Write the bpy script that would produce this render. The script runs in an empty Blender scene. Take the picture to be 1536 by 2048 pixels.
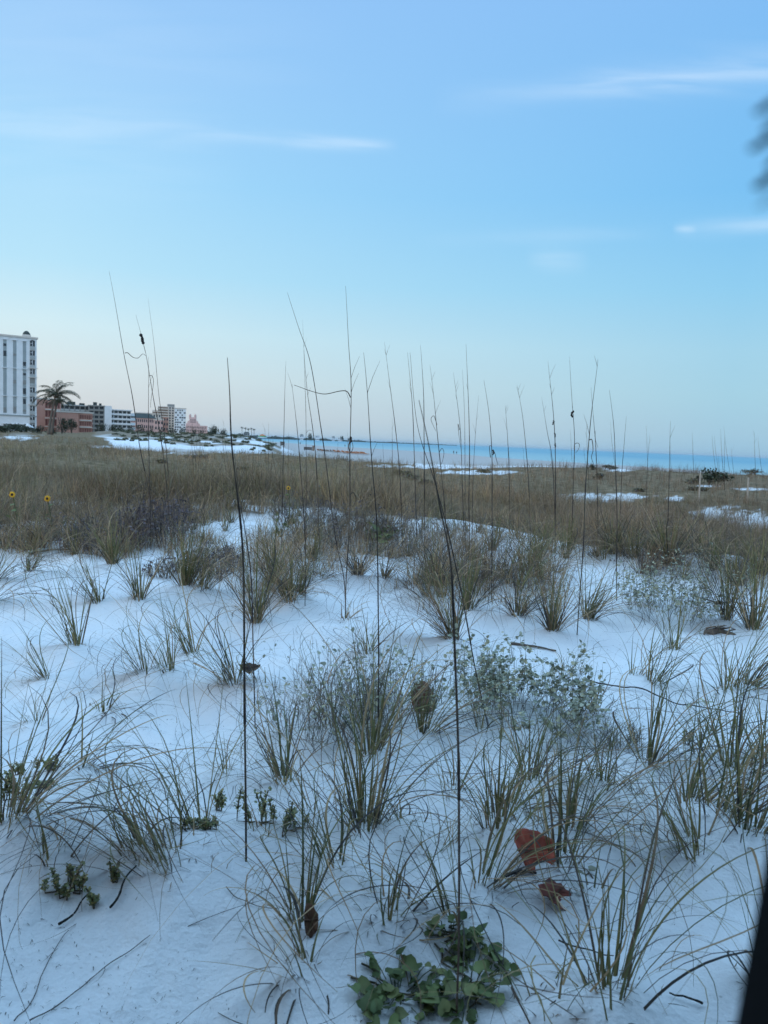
import bpy, math, random
import numpy as np
from mathutils import Vector, Matrix
C = bpy.context.scene.collection
R = random.Random(7)
N = np.random.default_rng(11)
rad = math.radians

# ------------------------------------------------------------------ camera
ZE = 5.0                     # eye height over the sea
F = 1547.0
PITCH, ROLL = rad(5.19), math.atan(0.042)
cam = bpy.data.cameras.new('camera'); co = bpy.data.objects.new('camera', cam); C.objects.link(co)
fw = Vector((0, math.cos(PITCH), -math.sin(PITCH)))
up0 = Vector((0, math.sin(PITCH), math.cos(PITCH))); rt0 = Vector((1, 0, 0))
cr, sr = math.cos(ROLL), math.sin(ROLL)
rt = rt0 * cr + up0 * sr; up = up0 * cr - rt0 * sr      # horizon falls to the right of the picture
M3 = Matrix((rt, up, -fw)).transposed()
co.matrix_world = Matrix.Translation((0, 0, ZE)) @ M3.to_4x4()
cam.sensor_fit = 'VERTICAL'; cam.sensor_height = 36; cam.lens = 36 * F / 2048
cam.clip_start = 0.02; cam.clip_end = 90000
cam.dof.use_dof = True; cam.dof.focus_distance = 4.0; cam.dof.aperture_fstop = 7.0
bpy.context.scene.camera = co

def ray(u, v):
    d = fw + rt * ((u - 768) / F) + up * ((1024 - v) / F)
    return d / d.y
def pt(u, v, y):
    d = ray(u, v); return Vector((d.x * y, y, ZE + d.z * y))
def proj(x, y, z):
    z = z - ZE
    dx = x * rt.x + y * rt.y + z * rt.z; dy = x * up.x + y * up.y + z * up.z; dz = x * fw.x + y * fw.y + z * fw.z
    dz = np.maximum(dz, 1e-3)
    return 768 + F * dx / dz, 1024 - F * dy / dz

# ------------------------------------------------------------------ terrain
def vnoise(x, y, seed=0):
    x = np.asarray(x, float); y = np.asarray(y, float)
    xi = np.floor(x).astype(np.int64); yi = np.floor(y).astype(np.int64); fx = x - xi; fy = y - yi
    fx = fx * fx * (3 - 2 * fx); fy = fy * fy * (3 - 2 * fy)
    def h(a, b):
        n = (a * 374761393 + b * 668265263 + seed * 974711) & 0xffffffff
        n = ((n ^ (n >> 13)) * 1274126177) & 0xffffffff
        return ((n ^ (n >> 16)) & 0xffff) / 32767.5 - 1
    return (h(xi, yi) * (1 - fx) + h(xi + 1, yi) * fx) * (1 - fy) + (h(xi, yi + 1) * (1 - fx) + h(xi + 1, yi + 1) * fx) * fy

TS = np.linspace(-1.2, 1.2, 241); LY = np.linspace(math.log(1.0), math.log(6000), 700)
def smooth_curve(ys, ds):
    ly = np.log(np.array(ys)); ds = np.array(ds, float)
    i = np.clip(np.searchsorted(ly, LY) - 1, 0, len(ly) - 2)
    f = np.clip((LY - ly[i]) / (ly[i + 1] - ly[i]), 0, 1); f = f * f * (3 - 2 * f)
    return ds[i] * (1 - f) + ds[i + 1] * f
def I(t, *kv): return float(np.interp(t, kv[0::2], kv[1::2]))
TAB = []
for t in TS:
    yc = I(t, -.5, 10.4, -.4, 11.4, -.25, 12.2, -.1, 13.2, .06, 11.2, .28, 9.2, .4, 9.0, .5, 8.7)
    dc = I(t, -.5, 1.12, -.4, 1.06, -.1, .97, .06, 1.07, .28, 1.17, .5, 1.19)
    dp = I(t, -.5, 1.6, -.3, 1.75, 0, 1.9, .2, 2.1, .5, 2.1)
    dr = I(t, -.5, 1.30, -.33, 1.22, -.15, 1.12, -.1, 1.24, 0, 1.20, .1, 1.26, .2, 1.16, .3, 1.12, .5, 1.10)
    ys = I(t, -.5, 4200, -.3, 3000, -.25, 2400, -.2, 1500, -.15, 850, -.1, 595, 0, 515, .085, 430, .15, 340, .25, 300, .41, 250, .5, 190, 1.2, 95)
    Y = [1, 4.5, yc * .75, yc, yc + 1.0, yc + 5.5, 45]; D = [1.25, 1.25, dc + .07, dc, dc + .12, dp, dr]
    if t < -.42:
        Y += [75, 110, 250, 1500]; D += [1.35, 1.35, 1.4, 1.5]
    elif t < -.105:
        k = min(1, (t + .42) / .07)
        dcr = I(t, -.35, .15, -.2, .05, -.18, .25, -.155, .95, -.135, 2.2, -.115, 3.6)
        dft = I(t, -.3, 2.0, -.16, 2.3, -.12, 3.6); dba = I(t, -.2, 1.5, -.16, 2.4, -.115, 4.2)
        Y += [85, 115, 160, 260, 600]; D += [1.35 + k * (dft - 1.35), 1.35 + k * ((dft * .65 + dcr * .35) - 1.35), 1.35 + k * (dcr - 1.35), 1.4 + k * (dba - 1.4), I(t, -.2, 1.6, -.16, 4.2)]
    else:
        sh = min(1.0, ys / 300)
        Y += [80 * sh + 8, 140 * sh + 8]; D += [3.1, 4.0]
    Y += [ys * .86, ys, ys * 1.12, ys * 1.5]; D += [I(t, -.22, 2.5, -.16, 4.4), 5.02, 6.5, 8.0]
    o = sorted(zip(Y, D)); Y = [a for a, _ in o]; D = [b for _, b in o]
    for i in range(1, len(Y)):
        if Y[i] <= Y[i - 1]: Y[i] = Y[i - 1] + .01
    TAB.append(smooth_curve(Y, D))
TAB = np.array(TAB)
for _ in range(2): TAB[1:-1] = (TAB[:-2] + 2 * TAB[1:-1] + TAB[2:]) / 4
MOUNDS = []
def height(x, y, mounds=True):
    x = np.asarray(x, float); y = np.asarray(y, float); sh = np.broadcast(x, y).shape
    x = np.broadcast_to(x, sh); y = np.broadcast_to(y, sh)
    ym = np.maximum(y, 1.0); t = np.clip(x / np.maximum(y, 3.0), -1.19, 1.19)
    a = (t + 1.2) / 2.4 * 240; b = np.clip((np.log(ym) - LY[0]) / (LY[-1] - LY[0]) * 699, 0, 698.99)
    ai = np.clip(np.floor(a).astype(int), 0, 239); bi = np.floor(b).astype(int); fa = a - ai; fb = b - bi
    D = (TAB[ai, bi] * (1 - fa) + TAB[ai + 1, bi] * fa) * (1 - fb) + (TAB[ai, bi + 1] * (1 - fa) + TAB[ai + 1, bi + 1] * fa) * fb
    land = np.clip((4.7 - D) * 2, 0, 1)
    z = ZE - D
    z = z + land * (.05 * vnoise(x * .9, y * .9, 1) + .022 * vnoise(x * 2.6, y * 2.6, 2) + .012 * vnoise(x * 8, y * 8, 3) * np.clip(1.6 - ym / 12, 0, 1)
                    + .006 * vnoise(x * 21, y * 21, 4) * np.clip(1.5 - ym / 6, 0, 1))
    far = np.clip((ym - 16) / 30, 0, 1)
    z = z + land * far * (.16 * vnoise(x * .17, y * .17, 5) + .07 * vnoise(x * .5, y * .5, 6))
    if mounds and len(MOUNDS):
        for mx, my, r, hh in MOUNDS:
            m = (np.abs(x - mx) < 3 * r) & (np.abs(y - my) < 3 * r)
            if m.any(): z = z + np.where(m, hh * np.exp(-((x - mx) ** 2 + (y - my) ** 2) / (r * r)), 0)
    return z
def H(x, y): return float(height(x, y))
def at(u, v, ymin=.8):
    d = ray(u, v); ys = np.exp(np.linspace(math.log(ymin), math.log(5000), 2500))
    g = height(d.x * ys, ys, False) - (ZE + d.z * ys)
    k = np.argmax(g > 0)
    if g[k] <= 0: k = len(ys) - 1
    y = float(ys[k]); return Vector((d.x * y, y, float(height(d.x * y, y, False))))

# ------------------------------------------------------------------ materials
def lin(r, g, b):
    f = lambda c: c / 12.92 if c <= .04045 else ((c + .055) / 1.055) ** 2.4
    return (f(r / 255), f(g / 255), f(b / 255), 1)
def mat(name, col, rough=.8, noise=0, nscale=5, metal=0, bump=0, attr=None, alpha_trans=0):
    m = bpy.data.materials.new(name); m.use_nodes = True; nt = m.node_tree; b = nt.nodes['Principled BSDF']
    b.inputs['Roughness'].default_value = rough; b.inputs['Metallic'].default_value = metal
    b.inputs['Specular IOR Level'].default_value = .3
    src = None
    if attr:
        a = nt.nodes.new('ShaderNodeAttribute'); a.attribute_name = attr; src = a.outputs['Color']
    if noise:
        tc = nt.nodes.new('ShaderNodeTexCoord'); n = nt.nodes.new('ShaderNodeTexNoise'); n.inputs['Scale'].default_value = nscale
        n.inputs['Detail'].default_value = 5
        nt.links.new(tc.outputs['Object'], n.inputs['Vector'])
        mr = nt.nodes.new('ShaderNodeMapRange'); mr.inputs[1].default_value = .25; mr.inputs[2].default_value = .75
        mr.inputs[3].default_value = 1 - noise; mr.inputs[4].default_value = 1 + noise
        nt.links.new(n.outputs['Fac'], mr.inputs[0])
        vm = nt.nodes.new('ShaderNodeVectorMath'); vm.operation = 'SCALE'
        if src: nt.links.new(src, vm.inputs[0])
        else: vm.inputs[0].default_value = col[:3]
        nt.links.new(mr.outputs[0], vm.inputs['Scale']); src = vm.outputs[0]
        if bump:
            bp = nt.nodes.new('ShaderNodeBump'); bp.inputs['Strength'].default_value = bump
            nt.links.new(n.outputs['Fac'], bp.inputs['Height']); nt.links.new(bp.outputs[0], b.inputs['Normal'])
    if src: nt.links.new(src, b.inputs['Base Color'])
    else: b.inputs['Base Color'].default_value = (*col[:3], 1)
    if alpha_trans:
        tr = nt.nodes.new('ShaderNodeBsdfTranslucent'); mx = nt.nodes.new('ShaderNodeMixShader'); mx.inputs[0].default_value = alpha_trans
        if src: nt.links.new(src, tr.inputs[0])
        else: tr.inputs[0].default_value = (*col[:3], 1)
        nt.links.new(b.outputs[0], mx.inputs[1]); nt.links.new(tr.outputs[0], mx.inputs[2])
        nt.links.new(mx.outputs[0], nt.nodes['Material Output'].inputs[0])
    return m
BLADE = mat('grass_leaf', (0, 0, 0), .6, .25, 9, attr='tint', alpha_trans=.18)
STALK = mat('dry_stalk', (0, 0, 0), .75, .35, 30, attr='tint')
TWIG = mat('twig_bark', (0, 0, 0), .85, .3, 40, attr='tint')
LEAF = mat('broad_leaf', (0, 0, 0), .55, .25, 25, attr='tint', alpha_trans=.15)

def tag(o, label=None, cat=None, group=None, kind=None):
    if label: o['label'] = label
    if cat: o['category'] = cat
    if group: o['group'] = group
    if kind: o['kind'] = kind
    return o
def empty(name, loc=(0, 0, 0), rz=0):
    o = bpy.data.objects.new(name, None); C.objects.link(o); o.location = loc; o.rotation_euler = (0, 0, rz)
    o.empty_display_size = .1; return o
def meshobj(name, verts, faces, m, parent=None, tint=None, smooth=False, loc=None):
    """verts (n,3) array in world space; loc makes them local to that point; faces (m,k) array or list"""
    me = bpy.data.meshes.new(name); verts = np.asarray(verts, np.float32)
    if loc is not None: verts = verts - np.array(loc, np.float32)
    if isinstance(faces, np.ndarray):
        k = faces.shape[1]; me.vertices.add(len(verts)); me.vertices.foreach_set('co', verts.ravel())
        me.loops.add(faces.size); me.loops.foreach_set('vertex_index', faces.astype(np.int32).ravel())
        me.polygons.add(len(faces)); me.polygons.foreach_set('loop_start', np.arange(0, faces.size, k, dtype=np.int32))
        me.polygons.foreach_set('loop_total', np.full(len(faces), k, np.int32))
        me.update(calc_edges=True)
    else:
        me.from_pydata([tuple(map(float, v)) for v in verts], [], faces); me.update()
    if tint is not None:
        a = me.attributes.new('tint', 'FLOAT_COLOR', 'POINT'); t = np.ones((len(verts), 4), np.float32); t[:, :3] = tint
        a.data.foreach_set('color', t.ravel())
    if smooth: me.polygons.foreach_set('use_smooth', np.ones(len(me.polygons), bool))
    me.materials.append(m)
    o = bpy.data.objects.new(name, me); C.objects.link(o)
    if parent is not None: o.parent = parent
    elif loc is not None: o.location = loc
    return o
class MB:
    def __init__(s): s.v = []; s.f = []; s.t = []
    def add(s, v, f, tint=(1, 1, 1)):
        n = len(s.v); s.v += [tuple(p) for p in v]; s.f += [tuple(i + n for i in q) for q in f]; s.t += [tint] * len(v)
    def box(s, x0, x1, y0, y1, z0, z1, b=0):
        s.add([(x0, y0, z0), (x1, y0, z0), (x1, y1, z0), (x0, y1, z0), (x0 + b, y0 + b, z1), (x1 - b, y0 + b, z1), (x1 - b, y1 - b, z1), (x0 + b, y1 - b, z1)],
              [(0, 3, 2, 1), (4, 5, 6, 7), (0, 1, 5, 4), (1, 2, 6, 5), (2, 3, 7, 6), (3, 0, 4, 7)])
    def tube(s, P, rr, n=6, tint=(1, 1, 1), cap=True):
        P = [Vector(p) for p in P]; rings = []; n0 = len(s.v)
        ref = Vector((.3, 1, .1))
        for i, p in enumerate(P):
            T = (P[min(i + 1, len(P) - 1)] - P[max(i - 1, 0)]).normalized()
            a = T.cross(ref).normalized(); b = T.cross(a)
            r = rr[i] if hasattr(rr, '__len__') else rr
            tt = tint[i] if isinstance(tint, list) else tint
            for k in range(n):
                an = 2 * math.pi * k / n; s.v.append(tuple(p + a * math.cos(an) * r + b * math.sin(an) * r)); s.t.append(tt)
        for i in range(len(P) - 1):
            for k in range(n):
                s.f.append((n0 + i * n + k, n0 + i * n + (k + 1) % n, n0 + (i + 1) * n + (k + 1) % n, n0 + (i + 1) * n + k))
        if cap:
            s.f.append(tuple(n0 + k for k in range(n))[::-1]); s.f.append(tuple(n0 + (len(P) - 1) * n + k for k in range(n)))
    def lathe(s, prof, n=16, c=(0, 0), tint=(1, 1, 1)):
        n0 = len(s.v)
        for r, z in prof:
            for k in range(n): s.v.append((c[0] + r * math.cos(2 * math.pi * k / n), c[1] + r * math.sin(2 * math.pi * k / n), z)); s.t.append(tint)
        for i in range(len(prof) - 1):
            for k in range(n): s.f.append((n0 + i * n + k, n0 + i * n + (k + 1) % n, n0 + (i + 1) * n + (k + 1) % n, n0 + (i + 1) * n + k))
    def build(s, name, m, parent=None, loc=None, smooth=False):
        return meshobj(name, s.v, s.f, m, parent, np.array(s.t, np.float32), smooth, loc)

def blades(base, phi, th, k, c, L, w, tint, S=8, tipw=.15, p=1.4, ground=True, facing=None, clear=.003):
    """ribbon leaves, all arrays of length n. th start tilt from upright, k added tilt along the length, c azimuth curl"""
    n = len(L); s = np.linspace(0, 1, S + 1); sm = (s[:-1] + s[1:]) / 2
    T = th[:, None] + k[:, None] * sm[None] ** p; A = phi[:, None] + c[:, None] * sm[None] ** 1.5
    st = (L / S)[:, None]
    dx = np.sin(T) * np.cos(A) * st; dy = np.sin(T) * np.sin(A) * st; dz = np.cos(T) * st
    z0 = np.zeros((n, 1))
    X = base[:, 0:1] + np.concatenate([z0, np.cumsum(dx, 1)], 1); Y = base[:, 1:2] + np.concatenate([z0, np.cumsum(dy, 1)], 1)
    Z = base[:, 2:3] + np.concatenate([z0, np.cumsum(dz, 1)], 1)
    if ground:
        g = height(X, Y, False) + clear + (.006 * np.sin(7 * s))[None] ; 
        if len(MOUNDS): g = g
        g[:, :1] = -1e9
        Z = np.maximum(Z, g)
    ax = np.concatenate([A, A[:, -1:]], 1) + np.pi / 2
    if facing is not None: ax = ax * 0 + facing[:, None]
    ww = w[:, None] * np.where(s < .12, .6 + s / .12 * .4, 1 - (1 - tipw) * ((s - .12) / .88) ** 1.2)[None] / 2
    V = np.empty((n, S + 1, 2, 3)); ox = np.cos(ax) * ww; oy = np.sin(ax) * ww
    V[:, :, 0] = np.stack([X - ox, Y - oy, Z], 2); V[:, :, 1] = np.stack([X + ox, Y + oy, Z + ww * .5], 2)
    idx = (np.arange(n)[:, None] * (S + 1) + np.arange(S)[None]) * 2
    Fc = np.stack([idx, idx + 1, idx + 3, idx + 2], 2).reshape(-1, 4)
    tt = np.repeat(tint[:, None, :], (S + 1) * 2, 1)
    bl = np.clip(1 - s / .2, 0, 1)[None, :, None]; tipb = np.clip((s - .72) / .28, 0, 1)[None, :, None]
    tt = tt.reshape(n, S + 1, 2, 3)
    warm = np.array([.16, .125, .07]); dry = np.array([.13, .10, .065])
    tt = tt * (1 - .5 * bl[..., None]) + warm * .5 * bl[..., None]
    tt = tt * (1 - .5 * tipb[..., None]) + dry * .5 * tipb[..., None]
    return V.reshape(-1, 3), Fc, tt.reshape(-1, 3)

GREEN = np.array([[.155, .148, .055], [.205, .172, .066], [.115, .120, .050], [.260, .200, .088]])
DRY = np.array([[.330, .210, .110], [.230, .145, .080], [.125, .085, .058], [.410, .285, .160]])
GREY = np.array([[.045, .038, .034], [.065, .055, .047], [.030, .026, .026]])
def pick(pal, n): return pal[N.integers(0, len(pal), n)] * N.uniform(.75, 1.25, (n, 1))
def U(a, b, n): return N.uniform(a, b, n)

# ------------------------------------------------------------------ grass tufts standing one by one on the sand
def tuft(u, v, h, lean=0, n=40, dry=.3, sprawl=.3, label='', group=None, curly=.32, name='grass_tuft', width=1.0):
    b = at(u, v); d = b.y * math.sqrt(1 + (b.x / b.y) ** 2)
    hm = h / F * math.hypot(d, 1.2) * 1.02; lm = lean / F * d
    r0 = .018 + .03 * hm; tilt0 = math.atan2(abs(lm), hm); dirl = 0 if lm > 0 else math.pi
    MOUNDS_NEW.append((b.x, b.y, .08 + .16 * hm, .018 + .05 * hm))
    b.z = H(b.x, b.y) + .016 + .045 * hm
    def grp(nn, pal, drygroup):
        an = U(0, 2 * math.pi, nn); rr = r0 * np.sqrt(U(0, 1, nn))
        bs = np.stack([b.x + rr * np.cos(an), b.y + rr * np.sin(an), np.full(nn, b.z - .03)], 1)
        L = hm * U(.35, 1.08, nn) * (1.0 + .15 * sprawl)
        spread = np.abs(N.normal(0, .15 + .30 * sprawl, nn))
        vx = np.cos(an) * np.sin(spread) + math.cos(dirl) * math.tan(tilt0) * U(.4, 1.2, nn)
        vy = np.sin(an) * np.sin(spread) * .8 + N.normal(0, .08, nn)
        ph = np.arctan2(vy, vx); th = np.arctan(np.hypot(vx, vy))
        k = U(.08, .5, nn) + U(.5, 1.6, nn) * (U(0, 1, nn) < .38); c = N.normal(0, .3, nn)
        if drygroup:
            L = hm * U(.6, 1.6, nn); th = th + U(.15, .8, nn) * (.4 + sprawl); k = U(.9, 2.4, nn); c = N.normal(0, 1.5, nn)
        cu = U(0, 1, nn) < (curly if not drygroup else curly * 1.4)
        L = np.where(cu, L * U(1.2, 1.9, nn), L); k = np.where(cu, U(1.4, 2.9, nn), k); c = np.where(cu, N.choice([-1, 1], nn) * U(1.0, 5.0, nn), c)
        w = (.0062 * U(.65, 1.3, nn) * width) * np.where(cu, .6, 1) * (1 + .035 * d)
        return blades(bs, ph, th, k, c, L, w, pick(pal, nn), S=14 if h > 120 else 9)
    nd = max(5, int(n * (dry + .12))); ng = max(3, n - nd)
    root = empty(name, (b.x, b.y, b.z)); tag(root, label, 'grass tuft', group or 'tufts of dune grass on the white sand')
    V, Fc, T = grp(ng, GREEN if dry < .75 else np.concatenate([DRY, GREEN[:1]]), False); meshobj('foliage', V, Fc, BLADE, root, T, loc=root.location)
    V, Fc, T = grp(nd, np.concatenate([DRY, GREY[:2]]), True); meshobj('dry_foliage', V, Fc, BLADE, root, T, loc=root.location)
    return root
MOUNDS_NEW = []
TUFTS = [
 # u, v, height px, lean px, leaves, dry share, sprawl, label
 (600, 1868, 330, -25, 30, .25, .25, 'tall narrow olive tuft beside the pointed brown leaf'),
 (665, 1768, 260, -75, 38, .3, .35, 'tuft leaning over the sand just behind the tall narrow tuft with the pointed brown leaf'),
 (605, 1965, 170, -60, 26, .6, 1.0, 'low sprawling tuft right in front of the pointed brown leaf'),
 (775, 1868, 190, -10, 44, .5, .9, 'wide low tuft with leaves splayed flat, between the brown leaf and the broad-leaved vine'),
 (905, 1865, 330, -95, 30, .3, .3, 'tuft leaning away from the thick stalk, just above the broad-leaved vine'),
 (962, 1800, 270, 60, 36, .35, .4, 'tuft between the thick stalk and the large red-brown leaf'),
 (1122, 1755, 270, 5, 34, .3, .35, 'upright tuft touching the edge of the large red-brown leaf'),
 (1178, 1822, 150, -75, 22, .4, .3, 'short slanting tuft reaching over the dark torn leaf'),
 (1145, 1675, 230, 25, 44, .3, .45, 'full tuft just behind the large red-brown leaf'),
 (345, 1788, 330, -140, 34, .25, .2, 'slanting green tuft with a straight leaf bundle, beside the dark withered stubs'),
 (285, 1757, 260, -105, 30, .3, .3, 'slanting tuft behind the fleshy seaside plant near the withered stubs'),
 (368, 1757, 140, -45, 22, .95, .2, 'dark withered stubs of a dead tuft'),
 (395, 1700, 330, -120, 36, .25, .25, 'slanting tuft rising from the creeping fleshy runner'),
 (12, 1690, 340, 60, 46, .3, .3, 'thick tuft fanned out at the left edge above the bare slope'),
 (40, 1660, 230, 90, 22, .4, .5, 'thin leaning tuft beside the thick one at the left edge'),
 (105, 1745, 170, 0, 16, .25, .2, 'small upright tuft alone above the bare slope on the left'),
 (1385, 1745, 300, -85, 44, .35, .4, 'tuft leaning over the bare sand near the dark window post'),
 (1430, 1690, 250, 75, 40, .5, .4, 'thick tan-based tuft slanting towards the dark window post'),
 (1490, 1712, 340, 15, 44, .4, .3, 'tall tuft right beside the top of the dark window post'),
 (1375, 1640, 230, 65, 44, .35, .5, 'spreading tuft above the bare sand, behind the two by the window post'),
 (1222, 2046, 430, 25, 26, .2, .12, 'tall narrow green tuft on the bare sand, cut by the bottom edge'),
 (1215, 2085, 360, -110, 16, .3, .3, 'thin leaves slanting up beside the narrow green tuft at the bottom edge'),
 (1530, 1990, 330, -110, 18, .35, .2, 'slanting tuft half hidden behind the dark window post'),
 (1085, 2075, 260, -60, 14, .3, .4, 'few thin leaves at the bottom edge beside the broad-leaved vine'),
 (728, 1695, 370, 0, 62, .35, .35, 'largest dense tuft, in the middle of the sand below the twiggy tangle'),
 (800, 1692, 140, -65, 30, .4, .4, 'short tuft at the foot of the largest dense tuft'),
 (565, 1580, 210, -35, 40, .5, .35, 'brown-tinged tuft beside the tallest bare stalk'),
 (990, 1685, 260, -10, 50, .4, .5, 'spreading tuft beside the lower part of the thick stalk'),
 (1012, 1640, 160, 25, 36, .6, .5, 'mostly dry tuft behind the spreading one by the thick stalk'),
 (848, 1482, 190, 35, 36, .2, .3, 'green tuft beside the upright red-brown leaf in the twigs'),
 (740, 1525, 270, -5, 50, .4, .3, 'upright tuft growing through the twiggy tangle'),
 (655, 1470, 170, -50, 20, .2, .3, 'green slanting blades at the back of the twiggy tangle'),
 (1205, 1605, 170, 0, 34, .3, .5, 'tuft in front of the nest of dry twigs'),
 (1300, 1552, 270, 45, 34, .3, .3, 'tall open tuft beside the nest of dry twigs'),
 (1465, 1570, 230, 10, 50, .45, .5, 'dense tuft on the right with a tangle of dry leaves at its foot'),
 (1522, 1545, 240, -65, 32, .35, .4, 'tuft leaning in from the right edge'),
 (1060, 1580, 190, 10, 44, .4, .6, 'tuft below the silver-leaved bush'),
 (150, 1307, 210, -65, 44, .3, .45, 'wide fanned tuft alone on the left slope'),
 (92, 1372, 130, -135, 24, .3, .2, 'tuft pressed nearly flat at the left edge'),
 (287, 1367, 170, -70, 36, .4, .5, 'first of the three tufts in a row on the left slope'),
 (335, 1365, 180, -55, 34, .3, .4, 'second of the three tufts in a row on the left slope'),
 (382, 1325, 205, -85, 34, .3, .4, 'third and rearmost of the three tufts in a row on the left slope'),
 (465, 1388, 220, -85, 56, .35, .5, 'large tuft leaning away from the tallest bare stalk'),
 (520, 1392, 130, -90, 34, .6, .6, 'low dark tuft at the foot of the pair of bare stalks'),
 (205, 1430, 80, 0, 20, .5, 1.0, 'small curled tuft on the bare left slope'),
 (165, 1545, 170, 110, 20, .35, .4, 'lopsided tuft on the bare left slope with leaves trailing uphill'),
 (510, 1257, 180, -5, 50, .5, .3, 'tan upright tuft right behind the two bare stalks'),
 (732, 1318, 140, -40, 32, .4, .5, 'tuft in front of the stalk with loose curled leaves'),
 (690, 1245, 60, 5, 12, .9, .8, 'dry leaf base around the stalk with loose curled leaves'),
 (905, 1292, 230, -65, 84, .6, .45, 'big brown tuft in the middle with leaves swept to one side'),
 (1265, 1370, 130, 25, 14, .2, .15, 'small straight tuft near the long runner'),
 (1302, 1382, 160, 45, 28, .3, .35, 'tuft standing just behind the long runner'),
 (1455, 1402, 190, 35, 40, .4, .5, 'tan tuft at the end of the long runner'),
 (1492, 1395, 150, 65, 34, .4, .5, 'tuft slanting right at the end of the long runner'),
 (1347, 1312, 120, 0, 24, .4, .3, 'small tuft in front of the bush with the washed-up wood'),
 (1505, 1275, 200, 0, 60, .4, .4, 'dense tuft behind the washed-up wood at the right'),
 (1450, 1255, 190, -15, 34, .4, .4, 'tuft next to the washed-up wood'),
 (1105, 1272, 160, 5, 56, .5, .3, 'bushy upright tuft beside the dark-based stalk'),
 (1175, 1252, 150, 40, 50, .2, .4, 'green fan-shaped tuft behind the dark-based stalk'),
 (1035, 1242, 130, 5, 50, .7, .5, 'dry brownish tuft left of the bushy upright one by the dark-based stalk'),
 (935, 1232, 160, 10, 50, .35, .3, 'green upright tuft just behind the big brown one'),
 (870, 1185, 150, 0, 80, .75, .5, 'dense rust-brown tuft behind the big brown one'),
 (1010, 1170, 110, 20, 30, .4, .4, 'loose tuft with a small yellow flower beside it'),
 (195, 1217, 150, -60, 32, .25, .3, 'tuft with leaves pointing left, on the smooth upper left slope'),
 (277, 1212, 130, -15, 36, .25, .4, 'fan-shaped tuft on the smooth upper left slope'),
 (372, 1186, 170, 15, 84, .2, .3, 'big dense green tuft at the edge of the dark twigs'),
 (405, 1192, 110, 10, 34, .3, .3, 'small tuft at the foot of the big dense green one'),
 (225, 1137, 120, -5, 60, .25, .3, 'compact tuft standing in front of the purple twigs'),
 (150, 1117, 90, 5, 34, .4, .3, 'tuft at the left end of the purple twigs'),
 (182, 1095, 90, 30, 30, .3, .4, 'tuft in the middle of the purple twigs'),
 (580, 1218, 150, -10, 54, .3, .3, 'green tuft of the close pair on the smooth sand behind the tan tuft'),
 (598, 1205, 110, 15, 40, .25, .3, 'shorter tuft of the close pair on the smooth sand behind the tan tuft'),
 (545, 1175, 140, -10, 70, .4, .4, 'bushy tuft just behind the close pair of green tufts'),
 (625, 1132, 100, 0, 50, .4, .4, 'round-topped tuft on the crest, behind the smooth sand'),
 (715, 1158, 100, 0, 60, .8, .4, 'rusty tuft near the patch of round green leaves'),
 (770, 1165, 90, 5, 30, .6, .4, 'dry tuft in front of the patch of round green leaves'),
 (60, 1150, 90, 15, 30, .5, .4, 'tuft among driftwood bits on the upper left slope'),
 (-8, 1172, 130, 55, 30, .3, .4, 'tuft cut by the left edge above the smooth slope'),
 (-25, 1215, 150, 110, 16, .6, .3, 'long dry leaves reaching in from the left edge'),
 (985, 1108, 90, 0, 44, .4, .3, 'tuft where the smooth crest meets the brown field'),
 (1075, 1132, 120, 0, 40, .3, .3, 'upright tuft in the sand before the crest, behind the bushy dry one'),
 (1130, 1125, 110, -5, 50, .3, .35, 'green-tipped tuft beside the leaning stalk'),
 (1062, 1170, 130, 5, 60, .4, .35, 'wide clump of upright leaves before the bare strip'),
 (1225, 1118, 110, 0, 70, .5, .4, 'reddish dense tuft on the crest beside the straight stalk'),
 (1268, 1132, 100, 0, 50, .25, .3, 'green tuft on the crest just right of the reddish one'),
 (1335, 1140, 140, -5, 100, .5, .4, 'large mixed tuft on the right part of the crest'),
 (1400, 1130, 80, 5, 36, .5, .5, 'squat tuft on the crest right of the large mixed one'),
 (1425, 1148, 90, 10, 40, .3, .4, 'forked green tuft on the crest above the silver bush'),
 (1367, 1165, 70, 20, 20, .3, .4, 'little tuft standing alone before the large mixed tuft'),
 (1475, 1180, 110, -10, 50, .5, .4, 'tuft behind the dense one by the washed-up wood'),
 (1520, 1160, 120, -10, 70, .5, .4, 'thick dull tuft at the right edge of the crest'),
]
for q in TUFTS:
    tuft(*q[:7], label=q[7], n=0) if False else tuft(q[0], q[1], q[2], q[3], int(q[4] * (1.2 if q[1] > 1300 else 1.9)), q[5], q[6], q[7])
for u, v, h, le in ((620, 1650, 170, -20), (700, 1590, 200, 10), (900, 1600, 170, -30), (1060, 1700, 150, -20), (1150, 1590, 170, 30), (560, 1490, 150, -30), (690, 1800, 120, -30), (1250, 1640, 140, 15), (1400, 1540, 180, -20), (1420, 1480, 130, 10),
                    (860, 1730, 120, 20), (520, 1700, 120, -20), (1330, 1690, 120, -30), (230, 1600, 120, -60), (450, 1560, 120, -30), (960, 1480, 150, 0), (640, 1390, 130, -30), (1190, 1440, 120, 20), (70, 1460, 120, -40), (1130, 1350, 90, 10)):
    tuft(u, v, h, le, 24, .45, .7, 'one of the loose, sparse tufts of curled blades filling the gaps between the big tufts', 'loose tufts in the gaps', curly=.6, width=.7)
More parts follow.
